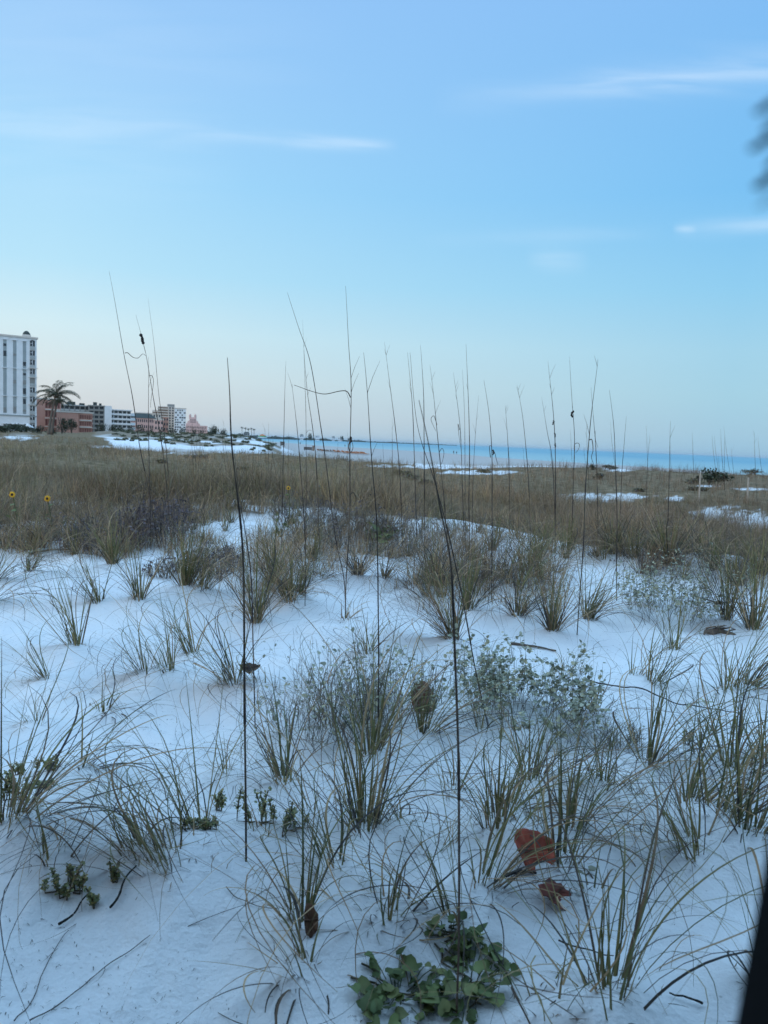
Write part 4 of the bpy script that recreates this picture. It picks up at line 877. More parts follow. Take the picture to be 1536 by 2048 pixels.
# 3 grey balcony block
def balcony_block(label, u1, y1, u2, y2, vt, cols, rows, wallm, railm, d=15, name='apartment_block', z0f=.05, topper=True, glass=DARKW, pier=True):
    B = Bld(name, label, u1, y1, u2, y2, vt, d, wallm); B.box('wall', 0, B.w, 0, d, 0, B.h, wallm); B.box('roof_slab', -.4, B.w + .4, -1.6, d, B.h + .003, B.h + .45, railm)
    cw = B.w / cols; rh = B.h * (1 - z0f) / rows
    for r in range(rows):
        z = B.h * z0f + r * rh
        B.box('balcony', .1, B.w - .1, -1.4, -.004, z, z + .22, railm); B.box('balcony_rail', .1, B.w - .1, -1.42, -1.34, z + .225, z + rh * .38, railm)
        for c_ in range(cols): B.window(c_ * cw + cw * .12, z + .4, cw * .76, rh * .72, glass)
    if pier:
        for c_ in range(cols + 1): B.box('pier', c_ * cw - .18, c_ * cw + .18, -1.5, -1.425, 0, B.h, wallm)
    if topper: B.box('roof_plant', B.w * .3, B.w * .55, 2, 5, B.h + .46, B.h + 1.8, ROOFM); B.box('roof_plant', B.w * .7, B.w * .85, 2, 5, B.h + .46, B.h + 1.4, ROOFM)
    return B
balcony_block('grey balcony block whose top floors show over the low pink hotel', 117, 330, 180, 6, 810, 6, 5, GREYB, RAILM)
balcony_block('dark glass-fronted block with thin pale floor bands, next to the white curved one', 178, 326, 208, 2, 812, 3, 6, GREYB, GREYB)
B = balcony_block('white block with rounded balconies and a tall blank stair tower', 219, 380, 262, 5, 820, 5, 5, WHITE, WHITE, pier=False, topper=False)
B.box('stair_tower', -2.6, 0.9, -2, 8, 0, B.h + 1.9, WHITE)
for r in range(5):
    q = MB(); z = B.h * .05 + r * B.h * .95 / 5; n_ = 10
    q.add([(B.w - .1 + 2.4 * math.sin(math.pi * i / n_ / 2 * 2) , -1.4 + 6 * (i / n_), z) for i in range(n_ + 1)] + [(B.w - .1 + 2.4 * math.sin(math.pi * i / n_), -1.4 + 6 * (i / n_), z + 1.3) for i in range(n_ + 1)], [(i, i + 1, n_ + 2 + i, n_ + 1 + i) for i in range(n_)])
    q.build('rounded_balcony', WHITE, B.root)
# low pale and pink rows
def simple(label, u1, y1, u2, y2, vt, cols, rows, wm, rm=CREAM, name='beach_building', d=14, g=.45, pitched=False):
    B = Bld(name, label, u1, y1, u2, y2, vt, d, wm); B.box('wall', 0, B.w, 0, d, 0, B.h, wm)
    if pitched:
        q = MB(); q.add([(-.5, -.5, B.h + .004), (B.w + .5, -.5, B.h + .004), (B.w + .5, d, B.h + .004), (-.5, d, B.h + .004), (B.w * .2, d / 2, B.h + 3), (B.w * .8, d / 2, B.h + 3)], [(0, 1, 5, 4), (1, 2, 5), (2, 3, 4, 5), (3, 0, 4)]); q.build('roof', rm, B.root)
    else: B.box('roof_edge', -.3, B.w + .3, -.3, d, B.h + .003, B.h + .5, rm)
    cw = B.w / cols; rh = B.h / rows
    for r in range(rows):
        for c_ in range(cols): B.window(c_ * cw + cw * g / 2, r * rh + rh * .3, cw * (1 - g), rh * .5, frame=False)
    return B
simple('white terraced building between the rounded white block and the big tower', 273, 520, 322, 4, 826, 9, 5, CREAM)
simple('long low pinkish building fronting the white terraced one', 262, 480, 312, 4, 835, 12, 3, PINKL, ROOFM, pitched=True)
simple('small pink house with square windows in front of the big tower', 309, 450, 327, 2, 840, 3, 3, PINKL)
simple('narrow red-brown building tight against the big tower', 327, 455, 337, 0, 834, 2, 4, PINK)
# big stepped tower
B = Bld('stepped_tower', 'big warm-toned stepped tower with rows of balconies and a round roof drum', 316, 800, 350, 0, 812, 26, CREAM); w, h = B.w, B.h
B.box('wall', 0, w, 0, 26, 0, h, CREAM); B.box('lower_step', -5.5, -.01, 2, 26, 0, h * .86, CREAM); B.box('lower_step', -9, -5.52, 3, 26, 0, h * .74, CREAM); B.box('roof_drum', w * .55, w * .98, 3, 9, h + .01, h + 2.6, GREYB)
for r in range(11):
    z = h * r / 11.2
    B.box('balcony', -.5, w * .62, -1.5, -.004, z, z + .9, CREAM); B.box('window', .2, w * .6, -.08, -.004, z + 1.0, z + h / 11.2 - .25, BROWNW)
    if r < 9: B.box('balcony', -5.7, -.52, .8, 1.99, z, z + .9, PINKL); B.box('window', -5.3, -.6, 1.9, 1.97, z + 1.0, z + h / 11.2 - .25, BROWNW)
    for c_ in range(2): B.window(w * (.66 + .17 * c_), z + 1.0, w * .1, 1.6, frame=False)
p_ = Matrix.Rotation(B.ang, 3, 'Z') @ Vector((w, 0, 0)) + Vector(B.root.location)
B2 = Bld('chequered_tower', 'white tower face with a chequer of dark balconies, joined to the stepped one', 349, 796, 372, 0, 817, 20, WHITE); w, h = B2.w, B2.h
B2.box('wall', 0.05, w, 0, 20, 0, h, WHITE); B2.box('roof_edge', -.3, w + .4, -.4, 20, h + .004, h + .8, CREAM)
for r in range(11):
    for c_ in range(5):
        if (r + c_) % 2 or R.random() < .3: B2.window(w * (.06 + .19 * c_), h * r / 11.2 + .6, w * (.10 + .05 * (r % 2)), h / 11.2 - 1.0, frame=False)
# pink castle-like hotel
B = Bld('pink_castle_hotel', 'distant pink castle-like hotel stepping up to small turrets', 372, 1100, 415, 2, 850, 30, PINKL); w, h = B.w, B.h
B.box('wall', 0, w, 0, 30, 0, h, PINKL)
for i, (a, b_, zt) in enumerate(((.02, .66, 3), (.08, .58, 6), (.16, .5, 9), (.2, .46, 11.5))): B.box('upper_storey', w * a, w * b_, 1.5 * (i + 1), 28 - 2 * i, h + (0.01, 3.01, 6.01, 9.01)[i], h + zt, PINKL, .6)
for a in (.2, .44):
    q = MB(); q.lathe([(1.5, h + 9.02), (1.5, h + 14), (1.9, h + 14.2), (1.0, h + 15.2), (.1, h + 16.5)], 8, (w * a, 9.5)); q.build('turret', PINKL, B.root)
for r in range(3):
    for c_ in range(12): B.window(w * (.04 + .078 * c_), h * .1 + r * h / 3.2, w * .03, h * .17, frame=False)
for c_ in range(5): B.window(w * (.20 + .055 * c_), h + 3.8, w * .025, 1.6, y=3.0, frame=False); B.window(w * (.2 + .055 * c_), h + 6.8, w * .025, 1.6, y=4.5, frame=False)

# ------------------------------------------------------------------ palm
DKG = np.array([[.050, .062, .034], [.070, .085, .045], [.036, .046, .028]]); OLV = np.array([[.085, .090, .048], [.12, .12, .065], [.06, .065, .04]])
def palm(u, v, tu, tv, y, R_px, label, nf=19):
    b0 = pt(u, v, y); g = H(b0.x, y); b = Vector((b0.x, y, g)); top = pt(tu, tv, y); root = empty('palm_tree', b); tag(root, label, 'palm tree')
    m = MB(); pts = []
    for i in range(13):
        s = i / 12; p = b.lerp(top, s); p.x += (b.x - top.x) * .12 * math.sin(s * math.pi); pts.append(p)
    m.tube(pts, [.30 - .14 * min(1, s / 9) + .012 * (s % 2) for s in range(13)], 9, (.14, .115, .095)); m.build('trunk', STALK, root, loc=b, smooth=True)
    Lr = R_px / F * y
    for i in range(nf):
        az = 2 * math.pi * i / nf * 2.39 + R.uniform(-.2, .2); e = R.uniform(.15, 1.35) if i > 5 else R.uniform(-.25, .15); L = Lr * R.uniform(.85, 1.1); S = 10; P = [top.copy()]; el = e
        for j in range(S):
            el -= (.07 + .13 * j / S) * (1.05 if e > 0 else .7); P.append(P[-1] + Vector((math.cos(az) * math.cos(el), math.sin(az) * math.cos(el), math.sin(el))) * L / S)
        m = MB(); m.tube(P, [.05 - .004 * j for j in range(S + 1)], 4, (.08, .08, .04)); fr = m.build('frond', STALK, root, loc=b)
        nl = 84; js = np.linspace(.8, S - .05, nl // 2); base = []; ph = []; 
        for jj in js:
            j = int(jj); q = P[j].lerp(P[min(j + 1, S)], jj - j)
            for sd in (-1, 1): base.append(tuple(q)); ph.append(az + sd * (1.15 - .4 * jj / S))
        base = np.array(base); ph = np.array(ph); n = len(ph); f = np.repeat(js / S, 2)
        V, Fc, T = blades(base, ph, U(1.35, 1.75, n), U(.5, 1.1, n), np.zeros(n), L * .24 * (1.1 - .6 * np.abs(f - .4)), np.full(n, .095), pick(OLV, n), S=3, ground=False, tipw=.3)
        meshobj('leaflets' if False else 'foliage', V, Fc, BLADE, fr, T, loc=b)
    m = MB()
    for k in range(7): a = R.uniform(0, 6.28); c_ = top + Vector((.28 * math.cos(a), .28 * math.sin(a), -.35 - .2 * R.random())); m.tube([c_ + Vector((0, 0, .12)), c_ + Vector((0, 0, .06)), c_ + Vector((0, 0, -.06)), c_ + Vector((0, 0, -.13))], [.03, .12, .12, .03], 7, (.11, .07, .03))
    m.build('coconuts' if False else 'fruit_bunch', STALK, root, loc=b)
palm(97, 862, 112, 789, 150, 45, 'leaning palm standing tallest in front of the pink hotel', 22)
palm(103, 860, 116, 800, 156, 27, 'shorter dark-trunked palm tucked behind the leaning palm', 12)
# ------------------------------------------------------------------ shrubs and trees of the background, each with leaf clumps and stems
def bush(u, v, wpx, hpx, y, label, group=None, name='bush', pal=DKG, nleaf=520, ls=None, cat='bush', trunk=False, bz=None):
    p = pt(u, v, y); g = H(p.x, y) if bz is None else bz; w = wpx / F * y / 2; z1 = max(pt(u, v - hpx, y).z, g + hpx / F * y * .6); h = z1 - g; b = Vector((p.x, y, g)); root = empty(name, b); tag(root, label, cat, group)
    m = MB()
    for k in range(5): a = R.uniform(0, 6.28); m.tube([b, b + Vector((w * .25 * math.cos(a), w * .25 * math.sin(a), h * .4)), b + Vector((w * .6 * math.cos(a), w * .5 * math.sin(a), h * .8))], [.02 * h + .01, .014 * h + .006, .004 * h + .003], 5, (.07, .055, .045))
    m.build('trunk' if trunk else 'stem', STALK, root, loc=b)
    nc = 11; cs = []
    for k in range(nc): a = R.uniform(0, 6.28); r = math.sqrt(R.random()) * .7; cs.append((w * r * math.cos(a), w * r * math.sin(a) * .8, h * (.25 + .5 * R.random() * (1.15 - r)), R.uniform(.28, .5)))
    i = N.integers(0, nc, nleaf); cs = np.array(cs)[i]; d = N.normal(0, 1, (nleaf, 3)); d /= np.linalg.norm(d, axis=1)[:, None]; rr = U(.5, 1.05, nleaf)[:, None] * cs[:, 3:4]
    P = cs[:, :3] + d * rr * np.array([w, w, h * .62]); P[:, 2] = np.clip(P[:, 2], 0.02 * h, None); P += np.array(b)
    l = leafmesh(P, (ls or max(.05, .14 * min(w, h))) * U(.6, 1.3, nleaf), pick(pal, nleaf), shape='oval', up_bias=.4); meshobj('foliage' if not trunk else 'crown', l[0], l[1], LEAF, root, l[2], loc=b)
bush(20, 858, 62, 14, 165, 'green hedge bush at the left edge at the foot of the white tower', nleaf=900)
bush(42, 860, 44, 15, 175, 'rounded bush at the foot of the white tower beside the little white canopy', nleaf=700)
bush(-8, 862, 60, 18, 160, 'bush cut by the left edge below the white tower', nleaf=900)
bush(82, 862, 30, 14, 158, 'low bush between the white tower and the palm', nleaf=500)
bush(64, 860, 18, 7, 158, 'small bush right under the corner of the white tower')
bush(124, 852, 28, 26, 186, 'dark wide tree just right of the palm in front of the pink hotel', nleaf=900, name='tree', cat='tree', trunk=True)
bush(143, 853, 26, 24, 190, 'dark tree touching the pink hotel end wing', nleaf=900, name='tree', cat='tree', trunk=True)
bush(106, 858, 20, 10, 160, 'low bush at the foot of the palm')
bush(205, 858, 26, 18, 210, 'dark bush below the dark glass-fronted block', nleaf=500)
bush(222, 858, 22, 14, 215, 'bush at the foot of the blank stair tower')
bush(240, 858, 28, 12, 215, 'bush under the rounded white balconies')
for k, (u, hh, ww) in enumerate(((262, 12, 24), (282, 14, 26), (300, 12, 22), (322, 10, 20), (345, 12, 24), (366, 11, 22), (388, 8, 20), (404, 8, 18))):
    bush(u, 860, ww, hh, 235 + 6 * k, 'one of the dark low trees lining the foot of the far hotels', 'dark trees at the foot of the far hotels', name='tree', cat='tree', trunk=True, nleaf=360)
bush(428, 862, 30, 16, 330, 'round dark tree standing right of the pink castle-like hotel', name='tree', cat='tree', trunk=True, nleaf=700)
bush(446, 864, 20, 10, 335, 'smaller tree sloping away from the round dark one by the castle-like hotel', name='tree', cat='tree', trunk=True)
bush(688, 915, 20, 9, 62, 'rounded dry bush on the dune edge before the orange loungers', pal=BROWN, nleaf=900, ls=.05)
bush(1420, 944, 44, 18, 34, 'dark spiky bush silhouetted against the water on the right', pal=DKG, nleaf=420, ls=.10)
bush(1450, 950, 36, 12, 35, 'lower half of the dark bush trailing towards the right edge', pal=DKG, nleaf=260, ls=.10)
bush(1185, 938, 12, 12, 42, 'small dark bush above the sand patch on the seaward ridge', pal=DKG, nleaf=260, ls=.07)
for k in range(20):
    u = R.uniform(-20, 1540); v = R.uniform(918, 985) if u > 500 else R.uniform(890, 975); q = at(u, v + 8, 12)
    bush(u, v + 8, R.uniform(26, 80) * (.5 + 8 / q.y), R.uniform(7, 15), q.y, 'one of the low dark shrubs sunk in the brown field of grass', 'low shrubs sunk in the brown grass', name='field_shrub', cat='shrub', pal=np.concatenate([OLV * 1.2, PURPLE, GREEN * .7]), nleaf=420, ls=.07)
# plants dotted over the white far dunes
for k in range(170):
    u = R.uniform(228, 545); f = R.random() ** .7; y = 105 + 55 * f + R.uniform(-6, 6); p = pt(u, 870, y); g = H(p.x, y)
    bush(u, float(proj(p.x, y, g)[1]), R.uniform(6, 24) * (.6 + .6 * f), R.uniform(1.2, 3.6), y, 'one of the low dull green shrubs dotted over the white far dune', 'shrubs dotted over the white far dune', name='dune_shrub', cat='dune shrub', pal=np.concatenate([OLV, OLV * 1.4, OLV * 1.7]), nleaf=90, ls=.22)
# ------------------------------------------------------------------ far shore
m = MB(); vs = []; n = 60
for i in range(n + 1):
    t = -.24 + .325 * i / n; y = 1500 + 2600 * (i / n) ** 1.4; w_ = 320 * (1 - i / n) ** .7 + 20; hh = (1.6 + 3.2 * (1 - i / n)) * min(1, (n - i) / 4)
    vs += [(t * y, y, -1), (t * y, y + 12, 1.0), (t * y, y + 30, hh + .8), (t * (y + w_), y + w_ + 40, -1)]
fs = [(i * 4 + j, i * 4 + 4 + j, i * 4 + 5 + j, i * 4 + 1 + j) for i in range(n) for j in range(3)]
SHORE = cmat('shore_scrub', (.055, .06, .045), .3); o = meshobj('far_shore_land', np.array(vs), fs, SHORE, smooth=True); tag(o, kind='structure')
P = []; sz = []
for i in range(9000):
    s = R.random() ** 1.2; t = -.24 + .33 * s; y = (1500 + 2600 * s ** 1.4) + R.uniform(15, 60); t_h = (7.0 * (1 - s) ** .8 + 2.2) * (.6 + .5 * math.sin(t * 210) * math.sin(t * 77 + 1)) ; P.append((t * y, y, .6 + R.random() * max(1.0, t_h))); sz.append((2.4 + 1.2 * R.random()))
P = np.array(P); l = leafmesh(P, np.array(sz), pick(DKG * 1.1, len(P)), shape='oval'); tag(meshobj('far_treeline', l[0], l[1], LEAF, None, l[2]), 'thin dark band of trees along the far shore under the sky', 'treeline', kind='stuff')
for k, (u, wpx, vt, y) in enumerate(((600, 7, 866.5, 1900), (631, 8, 867, 2100), (664, 6, 870, 2500), (676, 9, 871.5, 2500), (487, 12, 862, 1600))):
    simple(('small pale house on the far shore, nearest the palms', 'pale house on the far shore behind the beach figures', 'narrow pale building on the far shore beside a round tree', 'widest pale building on the far shore, by the end of the trees', 'low grey house on the far shore beyond the white dune')[k], u, y, u + wpx, 0, vt + 4.5, 3, 2, WHITE if k != 4 else GREYB, ROOFM, 'far_house', 12, pitched=(k % 2 == 0))
for k, (u, vt, y) in enumerate(((620, 866, 1800), (684, 871, 2300), (700, 875, 2400))): bush(u, vt + 6, 9, 8, y, ('round tree on the far shore next to the pale houses', 'rounded tree beside the widest pale far house', 'last round tree on the far shore before the open horizon')[k], name='tree', cat='tree', trunk=True, bz=.8, nleaf=240, ls=2.0)
def minipalm(u, vt, y, lb):
    p = pt(u, vt, y); b = Vector((p.x, y, .8 if y > 800 else H(p.x, y))); root = empty('palm_tree', b); tag(root, lb, 'palm tree', 'small far palms'); m = MB(); m.tube([b, b.lerp(p, .5) + Vector((.3, 0, 0)), p], [.5, .4, .35], 6, (.10, .08, .07)); m.build('trunk', STALK, root, loc=b)
    n = 30; V, Fc, T = blades(np.repeat([tuple(p)], n, 0), U(0, 6.28, n), U(.2, 1.3, n), U(.9, 1.6, n), np.zeros(n), np.full(n, 5.0), np.full(n, 1.1), pick(DKG, n), S=5, ground=False); meshobj('crown', V, Fc, BLADE, root, T, loc=b)
for u, vt, y in ((484, 857, 1500), (491, 858, 1500), (497, 860, 1520), (503, 859, 1540), (508, 861, 1560)): minipalm(u, vt, y, 'one of the tiny far palms just beyond the white dune')
# ------------------------------------------------------------------ things on the beach
def gz(u, y, v=890): x = pt(u, v, y).x; return x, H(x, y)
ORANGE = mat('orange_canvas', (.50, .20, .09), .7); GRN = mat('green_canvas', (.03, .28, .14), .7); TEAL = mat('teal_canvas', (.03, .22, .40), .7); WCAN = mat('white_canvas', (.7, .7, .7), .7); GWOOD = mat('grey_beach_wood', (.12, .115, .11), .8, .2, 3); LEGM = mat('beach_metal', (.4, .4, .4), .5)
def umbrella(u, v, y, w, label):
    p = pt(u, v, y); g = H(p.x, y); b = Vector((p.x, y, g)); root = empty('beach_canopy', b); tag(root, label, 'beach canopy'); m = MB(); m.tube([b - Vector((0, 0, .3)), (p.x, y, p.z)], .06, 6); m.build('pole', LEGM, root, loc=b)
    for k, (r0, r1, z0, z1, mm) in enumerate(((.05, .55, .0, -.28, ORANGE), (.551, .8, -.281, -.52, ORANGE), (.80, 1.0, -.521, -.78, GRN), (.80, .80, -.80, -1.15, TEAL), (1.0, 1.0, -.781, -.98, WCAN))):
        m = MB(); m.lathe([(r0 * w / 2, p.z - g + z0 * 1.5), (r1 * w / 2, p.z - g + z1 * 1.5)], 16); m.build('canopy_band', mm, root)
umbrella(525, 868, 300, 3.6, 'orange, green and blue striped beach canopy beyond the white dune')
def post_box(u, y, w, h, label, name, mm, cat):
    x, g = gz(u, y); b = Vector((x, y, g)); root = empty(name, b); tag(root, label, cat); m = MB(); m.box(-w / 2, w / 2, 0, .9, h * .25, h * .82); m.build('body', mm, root)
    for sx in (-1, 1):
        for yy_ in (.08, .8): m = MB(); m.box(sx * w / 2 * .85 - .06, sx * w / 2 * .85 + .06, yy_, yy_ + .1, 0, h * .249); m.build('leg', mm, root)
    m = MB(); m.box(-w / 2 - .12, w / 2 + .12, -.15, 1.05, h * .822, h * .9, .04); m.build('lid', mm, root)
post_box(564.5, 285, 1.5, 2.2, 'grey wooden beach locker standing alone on the sand', 'beach_locker', GWOOD, 'locker')
post_box(616, 262, 2.7, 1.5, 'long low grey chest on the beach next to a wooden post', 'beach_chest', GWOOD, 'chest')
x, g = gz(627, 258); m = MB(); m.box(-.32, .32, -.3, .3, -.2, 1.7); m.box(-.42, .42, -.4, .4, 1.702, 1.85, .1); o = m.build('beach_post', BROWNW); o.location = (x, 258, g); tag(o, 'stout brown post at the end of the long grey chest', 'post')
# row of folded orange loungers
def lounger(mm):
    root = empty('beach_lounger'); m = MB(); m.box(-.33, .33, 0, 1.3, .34, .44); m.build('seat', mm, root); m = MB(); m.add([(-.33, 1.31, .36), (.33, 1.31, .36), (.33, 1.8, .8), (-.33, 1.8, .8), (-.33, 1.31, .46), (.33, 1.31, .46), (.33, 1.74, .88), (-.33, 1.74, .88)], [(0, 1, 2, 3), (4, 5, 6, 7), (0, 1, 5, 4), (1, 2, 6, 5), (2, 3, 7, 6), (3, 0, 4, 7)]); m.build('backrest', mm, root)
    for sx in (-1, 1):
        for yy_ in (.1, 1.2): m = MB(); m.box(sx * .3 - .03, sx * .3 + .03, yy_, yy_ + .06, 0, .339); m.build('leg', LEGM, root)
    return root
def dupe(r):
    c = r.copy(); C.objects.link(c)
    for ch in list(r.children): d = ch.copy(); C.objects.link(d); d.parent = c
    return c
lo = lounger(ORANGE); lb_ = lounger(BROWNW); first = True; firstb = True
for k in range(34):
    u = 642 + k * 2.9 + R.uniform(-.5, .5); y = 262 - k * 1.3; x, g = gz(u, y, 900); br = k < 14 and R.random() < .7
    src = lb_ if br else lo
    if br: o = src if firstb else dupe(src); firstb = False
    else: o = src if first else dupe(src); first = False
    o.location = (x, y, g); o.rotation_euler = (0, 0, R.uniform(1.9, 2.5)); tag(o, 'one of the brown loungers at the far end of the row on the beach' if br else 'one of the orange loungers in the row on the beach', 'beach lounger', 'brown loungers in the beach row' if br else 'orange loungers in the beach row')
# people by the water: one skinned body each
SKIN = mat('skin', (.30, .19, .14), .6); CLOTH = mat('dark_clothing', (.03, .035, .05), .8)
def person(u, y, label, step=.22, clothes=True, hscale=1.0, rot=0):
    x, g = gz(u, y, 889); s = hscale
    J = [(0, 0, .95), (0, 0, 1.15), (0, 0, 1.40), (0, 0, 1.50), (0, -.01, 1.62), (0, -.01, 1.74), (.18, 0, 1.40), (.24, .03, 1.12), (.22, -.1, .88), (-.18, 0, 1.40), (-.24, -.02, 1.12), (-.22, .1, .88),
         (.10, -.02, .90), (.11, -step * .4, .50), (.11, -step, .06), (.11, -step - .16, .03), (-.10, .02, .90), (-.11, step * .5, .50), (-.11, step, .06), (-.11, step - .16, .03)]
    E = [(0, 1), (1, 2), (2, 3), (3, 4), (4, 5), (2, 6), (6, 7), (7, 8), (2, 9), (9, 10), (10, 11), (0, 12), (12, 13), (13, 14), (14, 15), (0, 16), (16, 17), (17, 18), (18, 19)]
    rd = [.14, .13, .14, .055, .095, .06, .06, .045, .035, .06, .045, .035, .095, .065, .045, .035, .095, .065, .045, .035]
    me = bpy.data.meshes.new('person'); me.from_pydata([tuple(a * s for a in j) for j in J], E, []); o = bpy.data.objects.new('person', me); C.objects.link(o); me.materials.append(SKIN)
    md = o.modifiers.new('skin', 'SKIN'); 
    if not me.skin_vertices: 
        bpy.context.view_layer.objects.active = o
    for i, v_ in enumerate(me.skin_vertices[0].data): v_.radius = (rd[i] * s,) * 2; v_.use_root = (i == 0)
    o.modifiers.new('sub', 'SUBSURF').levels = 1; o.location = (x, y, g); o.rotation_euler = (0, 0, rot); tag(o, label, 'person')
    m = MB(); m.lathe([(.17 * s, .62 * s), (.185 * s, .8 * s), (.175 * s, .98 * s), (.165 * s, 1.15 * s), (.19 * s, 1.36 * s), (.10 * s, 1.47 * s)], 12); m.build('clothing', CLOTH, o)
    m = MB(); m.lathe([(.10 * s, 1.66 * s), (.112 * s, 1.74 * s), (.08 * s, 1.82 * s), (.01, 1.84 * s)], 10, (0, .012)); m.build('hair', CLOTH, o)
person(601, 640, 'dark-clothed person walking on the beach at the water line, the farthest figure', rot=.6)
person(599.5, 642, 'shorter person walking close behind the farthest figure', hscale=.8, rot=.6)
person(690, 520, 'person standing in front of the water near the orange loungers', step=.08)
person(908, 345, 'dark figure standing at the water line beside the shorter one', step=.1, rot=.3)
person(914, 347, 'shorter figure at the water line right beside the dark one', hscale=.85, step=.1)
person(1181, 330, 'lone bather standing in the shallows beyond the seaward ridge', step=.1, hscale=.9) if False else None
# small white canopy by the tower
p = pt(55, 850, 180); g = H(p.x, 180); root = empty('garden_canopy', (p.x, 180, g)); tag(root, 'little white peaked canopy at the corner of the white tower', 'canopy'); m = MB(); m.add([(-1.3, -1, 1.3), (1.3, -1, 1.3), (1.3, 1, 1.3), (-1.3, 1, 1.3), (0, 0, 2.3)], [(0, 1, 4), (1, 2, 4), (2, 3, 4), (3, 0, 4)]); m.build('roof', WCAN, root)
for sx in (-1.2, 1.2): m = MB(); m.box(sx - .05, sx + .05, -.95, -.85, 0, 1.299); m.build('post', WCAN, root)

# ------------------------------------------------------------------ window post in view; unseen wall and balcony added to shade near sand
HW = mat('added_shade_wall', (.10, .10, .11), .85, .15, 3); FRM = mat('black_frame', (.003, .003, .004), .9)
hr = empty('post_and_shade_wall', (0, -.6, ZE - 1.25)); tag(hr, 'dark out-of-focus window post at the lower right corner, with an unseen wall and balcony added for shade', 'house')
m = MB(); m.box(-3.6, 3.6, -1.0, 0, -1, 4.0); m.build('wall', HW, hr)  # unseen blocker behind the viewpoint, added to darken the near sand
m = MB(); m.box(-3.6, 3.6, .004, 1.5, 3.0, 3.2); m.build('balcony', HW, hr)  # added overhang out of view, keeps sky light off the near sand
pa = pt(1563, 1640, .22); pb = pt(1463, 2190, .22); d_ = (pa - pb).normalized(); q0 = pb - d_ * 1.2; q1 = pa + d_ * .5 + Vector((.12, 0, 0))
side = Vector((d_.z, 0, -d_.x)).normalized(); wd = .06; m = MB()
V_ = []; 
for q in (q0, pb, pa, q1):
    for a_, b_ in ((.0, .0), (.004, -.012), (wd - .004, -.012), (wd, .0), (wd + .03, .02), (.014, .02)): V_.append(tuple(q + side * (a_ - .0026) + Vector((0, b_, 0)) - Vector(hr.location)))
m.add(V_, [(i * 6 + j, i * 6 + (j + 1) % 6, i * 6 + 6 + (j + 1) % 6, i * 6 + 6 + j) for i in range(3) for j in range(6)] + [tuple(range(6)), tuple(range(18, 24))]); m.build('window_frame', FRM, hr)

# leafy spray hanging at the right of the viewpoint, so near that it is blurred away to dark bars
hx = pt(1575, 300, .17); b = Vector((hx.x, .17, ZE + 1.98)); root = empty('hanging_spray', b); tag(root, 'blurred dark leaflet tips poking in at the upper right edge', 'hanging plant')
m = MB(); m.tube([b, b + Vector((.003, 0, -.9)), (hx.x + .002, .17, pt(1575, 120, .17).z), (hx.x, .17, pt(1575, 430, .17).z)], [.002, .002, .0016, .0008], 6, (.03, .035, .025)); m.build('stem', TWIG, root, loc=b)
for k, (u, v, tk_) in enumerate(((1508, 225, .62), (1524, 262, .6), (1496, 298, .66), (1532, 335, .6), (1506, 374, .75), (1514, 412, .25))):
    a_ = pt(1575, v - 12, .17); c_ = pt(u, v, .165); m = MB(); m.tube([a_, a_.lerp(c_, .5) + Vector((0, 0, .0015)), c_.lerp(a_, .15), c_], [.0004, .0013 * tk_, .0011 * tk_, .0002], 6, (.02, .025, .03)); m.build('leaflet', TWIG, root, loc=b)

# sea air: one even, pale volume round everything
hm_ = bpy.data.materials.new('sea_haze'); hm_.use_nodes = True; hn_ = hm_.node_tree; hn_.nodes.remove(hn_.nodes['Principled BSDF']); pv_ = hn_.nodes.new('ShaderNodeVolumePrincipled')
pv_.inputs['Color'].default_value = (.80, .93, 1.0, 1); pv_.inputs['Density'].default_value = .00005; hn_.links.new(pv_.outputs[0], hn_.nodes['Material Output'].inputs['Volume'])
m = MB(); m.box(-61000, 61000, -2500, 61000, -13, 52); o = m.build('haze', hm_); tag(o, 'thin pale sea air over the shore and the water', 'haze', kind='stuff')

# ------------------------------------------------------------------ sky and light
w = bpy.data.worlds.new('World'); bpy.context.scene.world = w; w.use_nodes = True; nt = w.node_tree; L_ = nt.links.new; bg = nt.nodes['Background']
def mth(op, a, b=None, c=None, clamp=False):
    q = nt.nodes.new('ShaderNodeMath'); q.operation = op; q.use_clamp = clamp
    for i, xx in enumerate((a, b, c)):
        if xx is None: continue
        if isinstance(xx, (int, float)): q.inputs[i].default_value = xx
        else: L_(xx, q.inputs[i])
    return q.outputs[0]
SUN_EL, SUN_AZ = rad(7), rad(225)      # direction the light comes from, clockwise from +Y
sky = nt.nodes.new('ShaderNodeTexSky'); sky.sky_type = 'NISHITA'; sky.sun_disc = False; sky.sun_elevation = SUN_EL; sky.sun_rotation = SUN_AZ
tc = nt.nodes.new('ShaderNodeTexCoord'); sp = nt.nodes.new('ShaderNodeSeparateXYZ'); L_(tc.outputs['Generated'], sp.inputs[0]); x_, y_, z_ = sp.outputs
def ramp(stops):
    r = nt.nodes.new('ShaderNodeValToRGB'); r.color_ramp.interpolation = 'B_SPLINE' if False else 'LINEAR'; el = r.color_ramp.elements
    while len(el) > 1: el.remove(el[-1])
    for i, (deg, c) in enumerate(stops):
        p_ = math.sin(rad(max(deg, 0)))
        e = el[0] if i == 0 else el.new(p_); e.position = p_; e.color = lin(*c)
    L_(z_, r.inputs[0]); return r.outputs[0]
left = ramp([(0, (196, 206, 212)), (1.5, (208, 212, 214)), (4, (212, 224, 227)), (7, (206, 231, 239)), (11, (180, 223, 244)), (17, (164, 214, 246)), (23, (158, 204, 245)), (30, (148, 194, 242)), (50, (178, 208, 243)), (90, (180, 208, 242))])
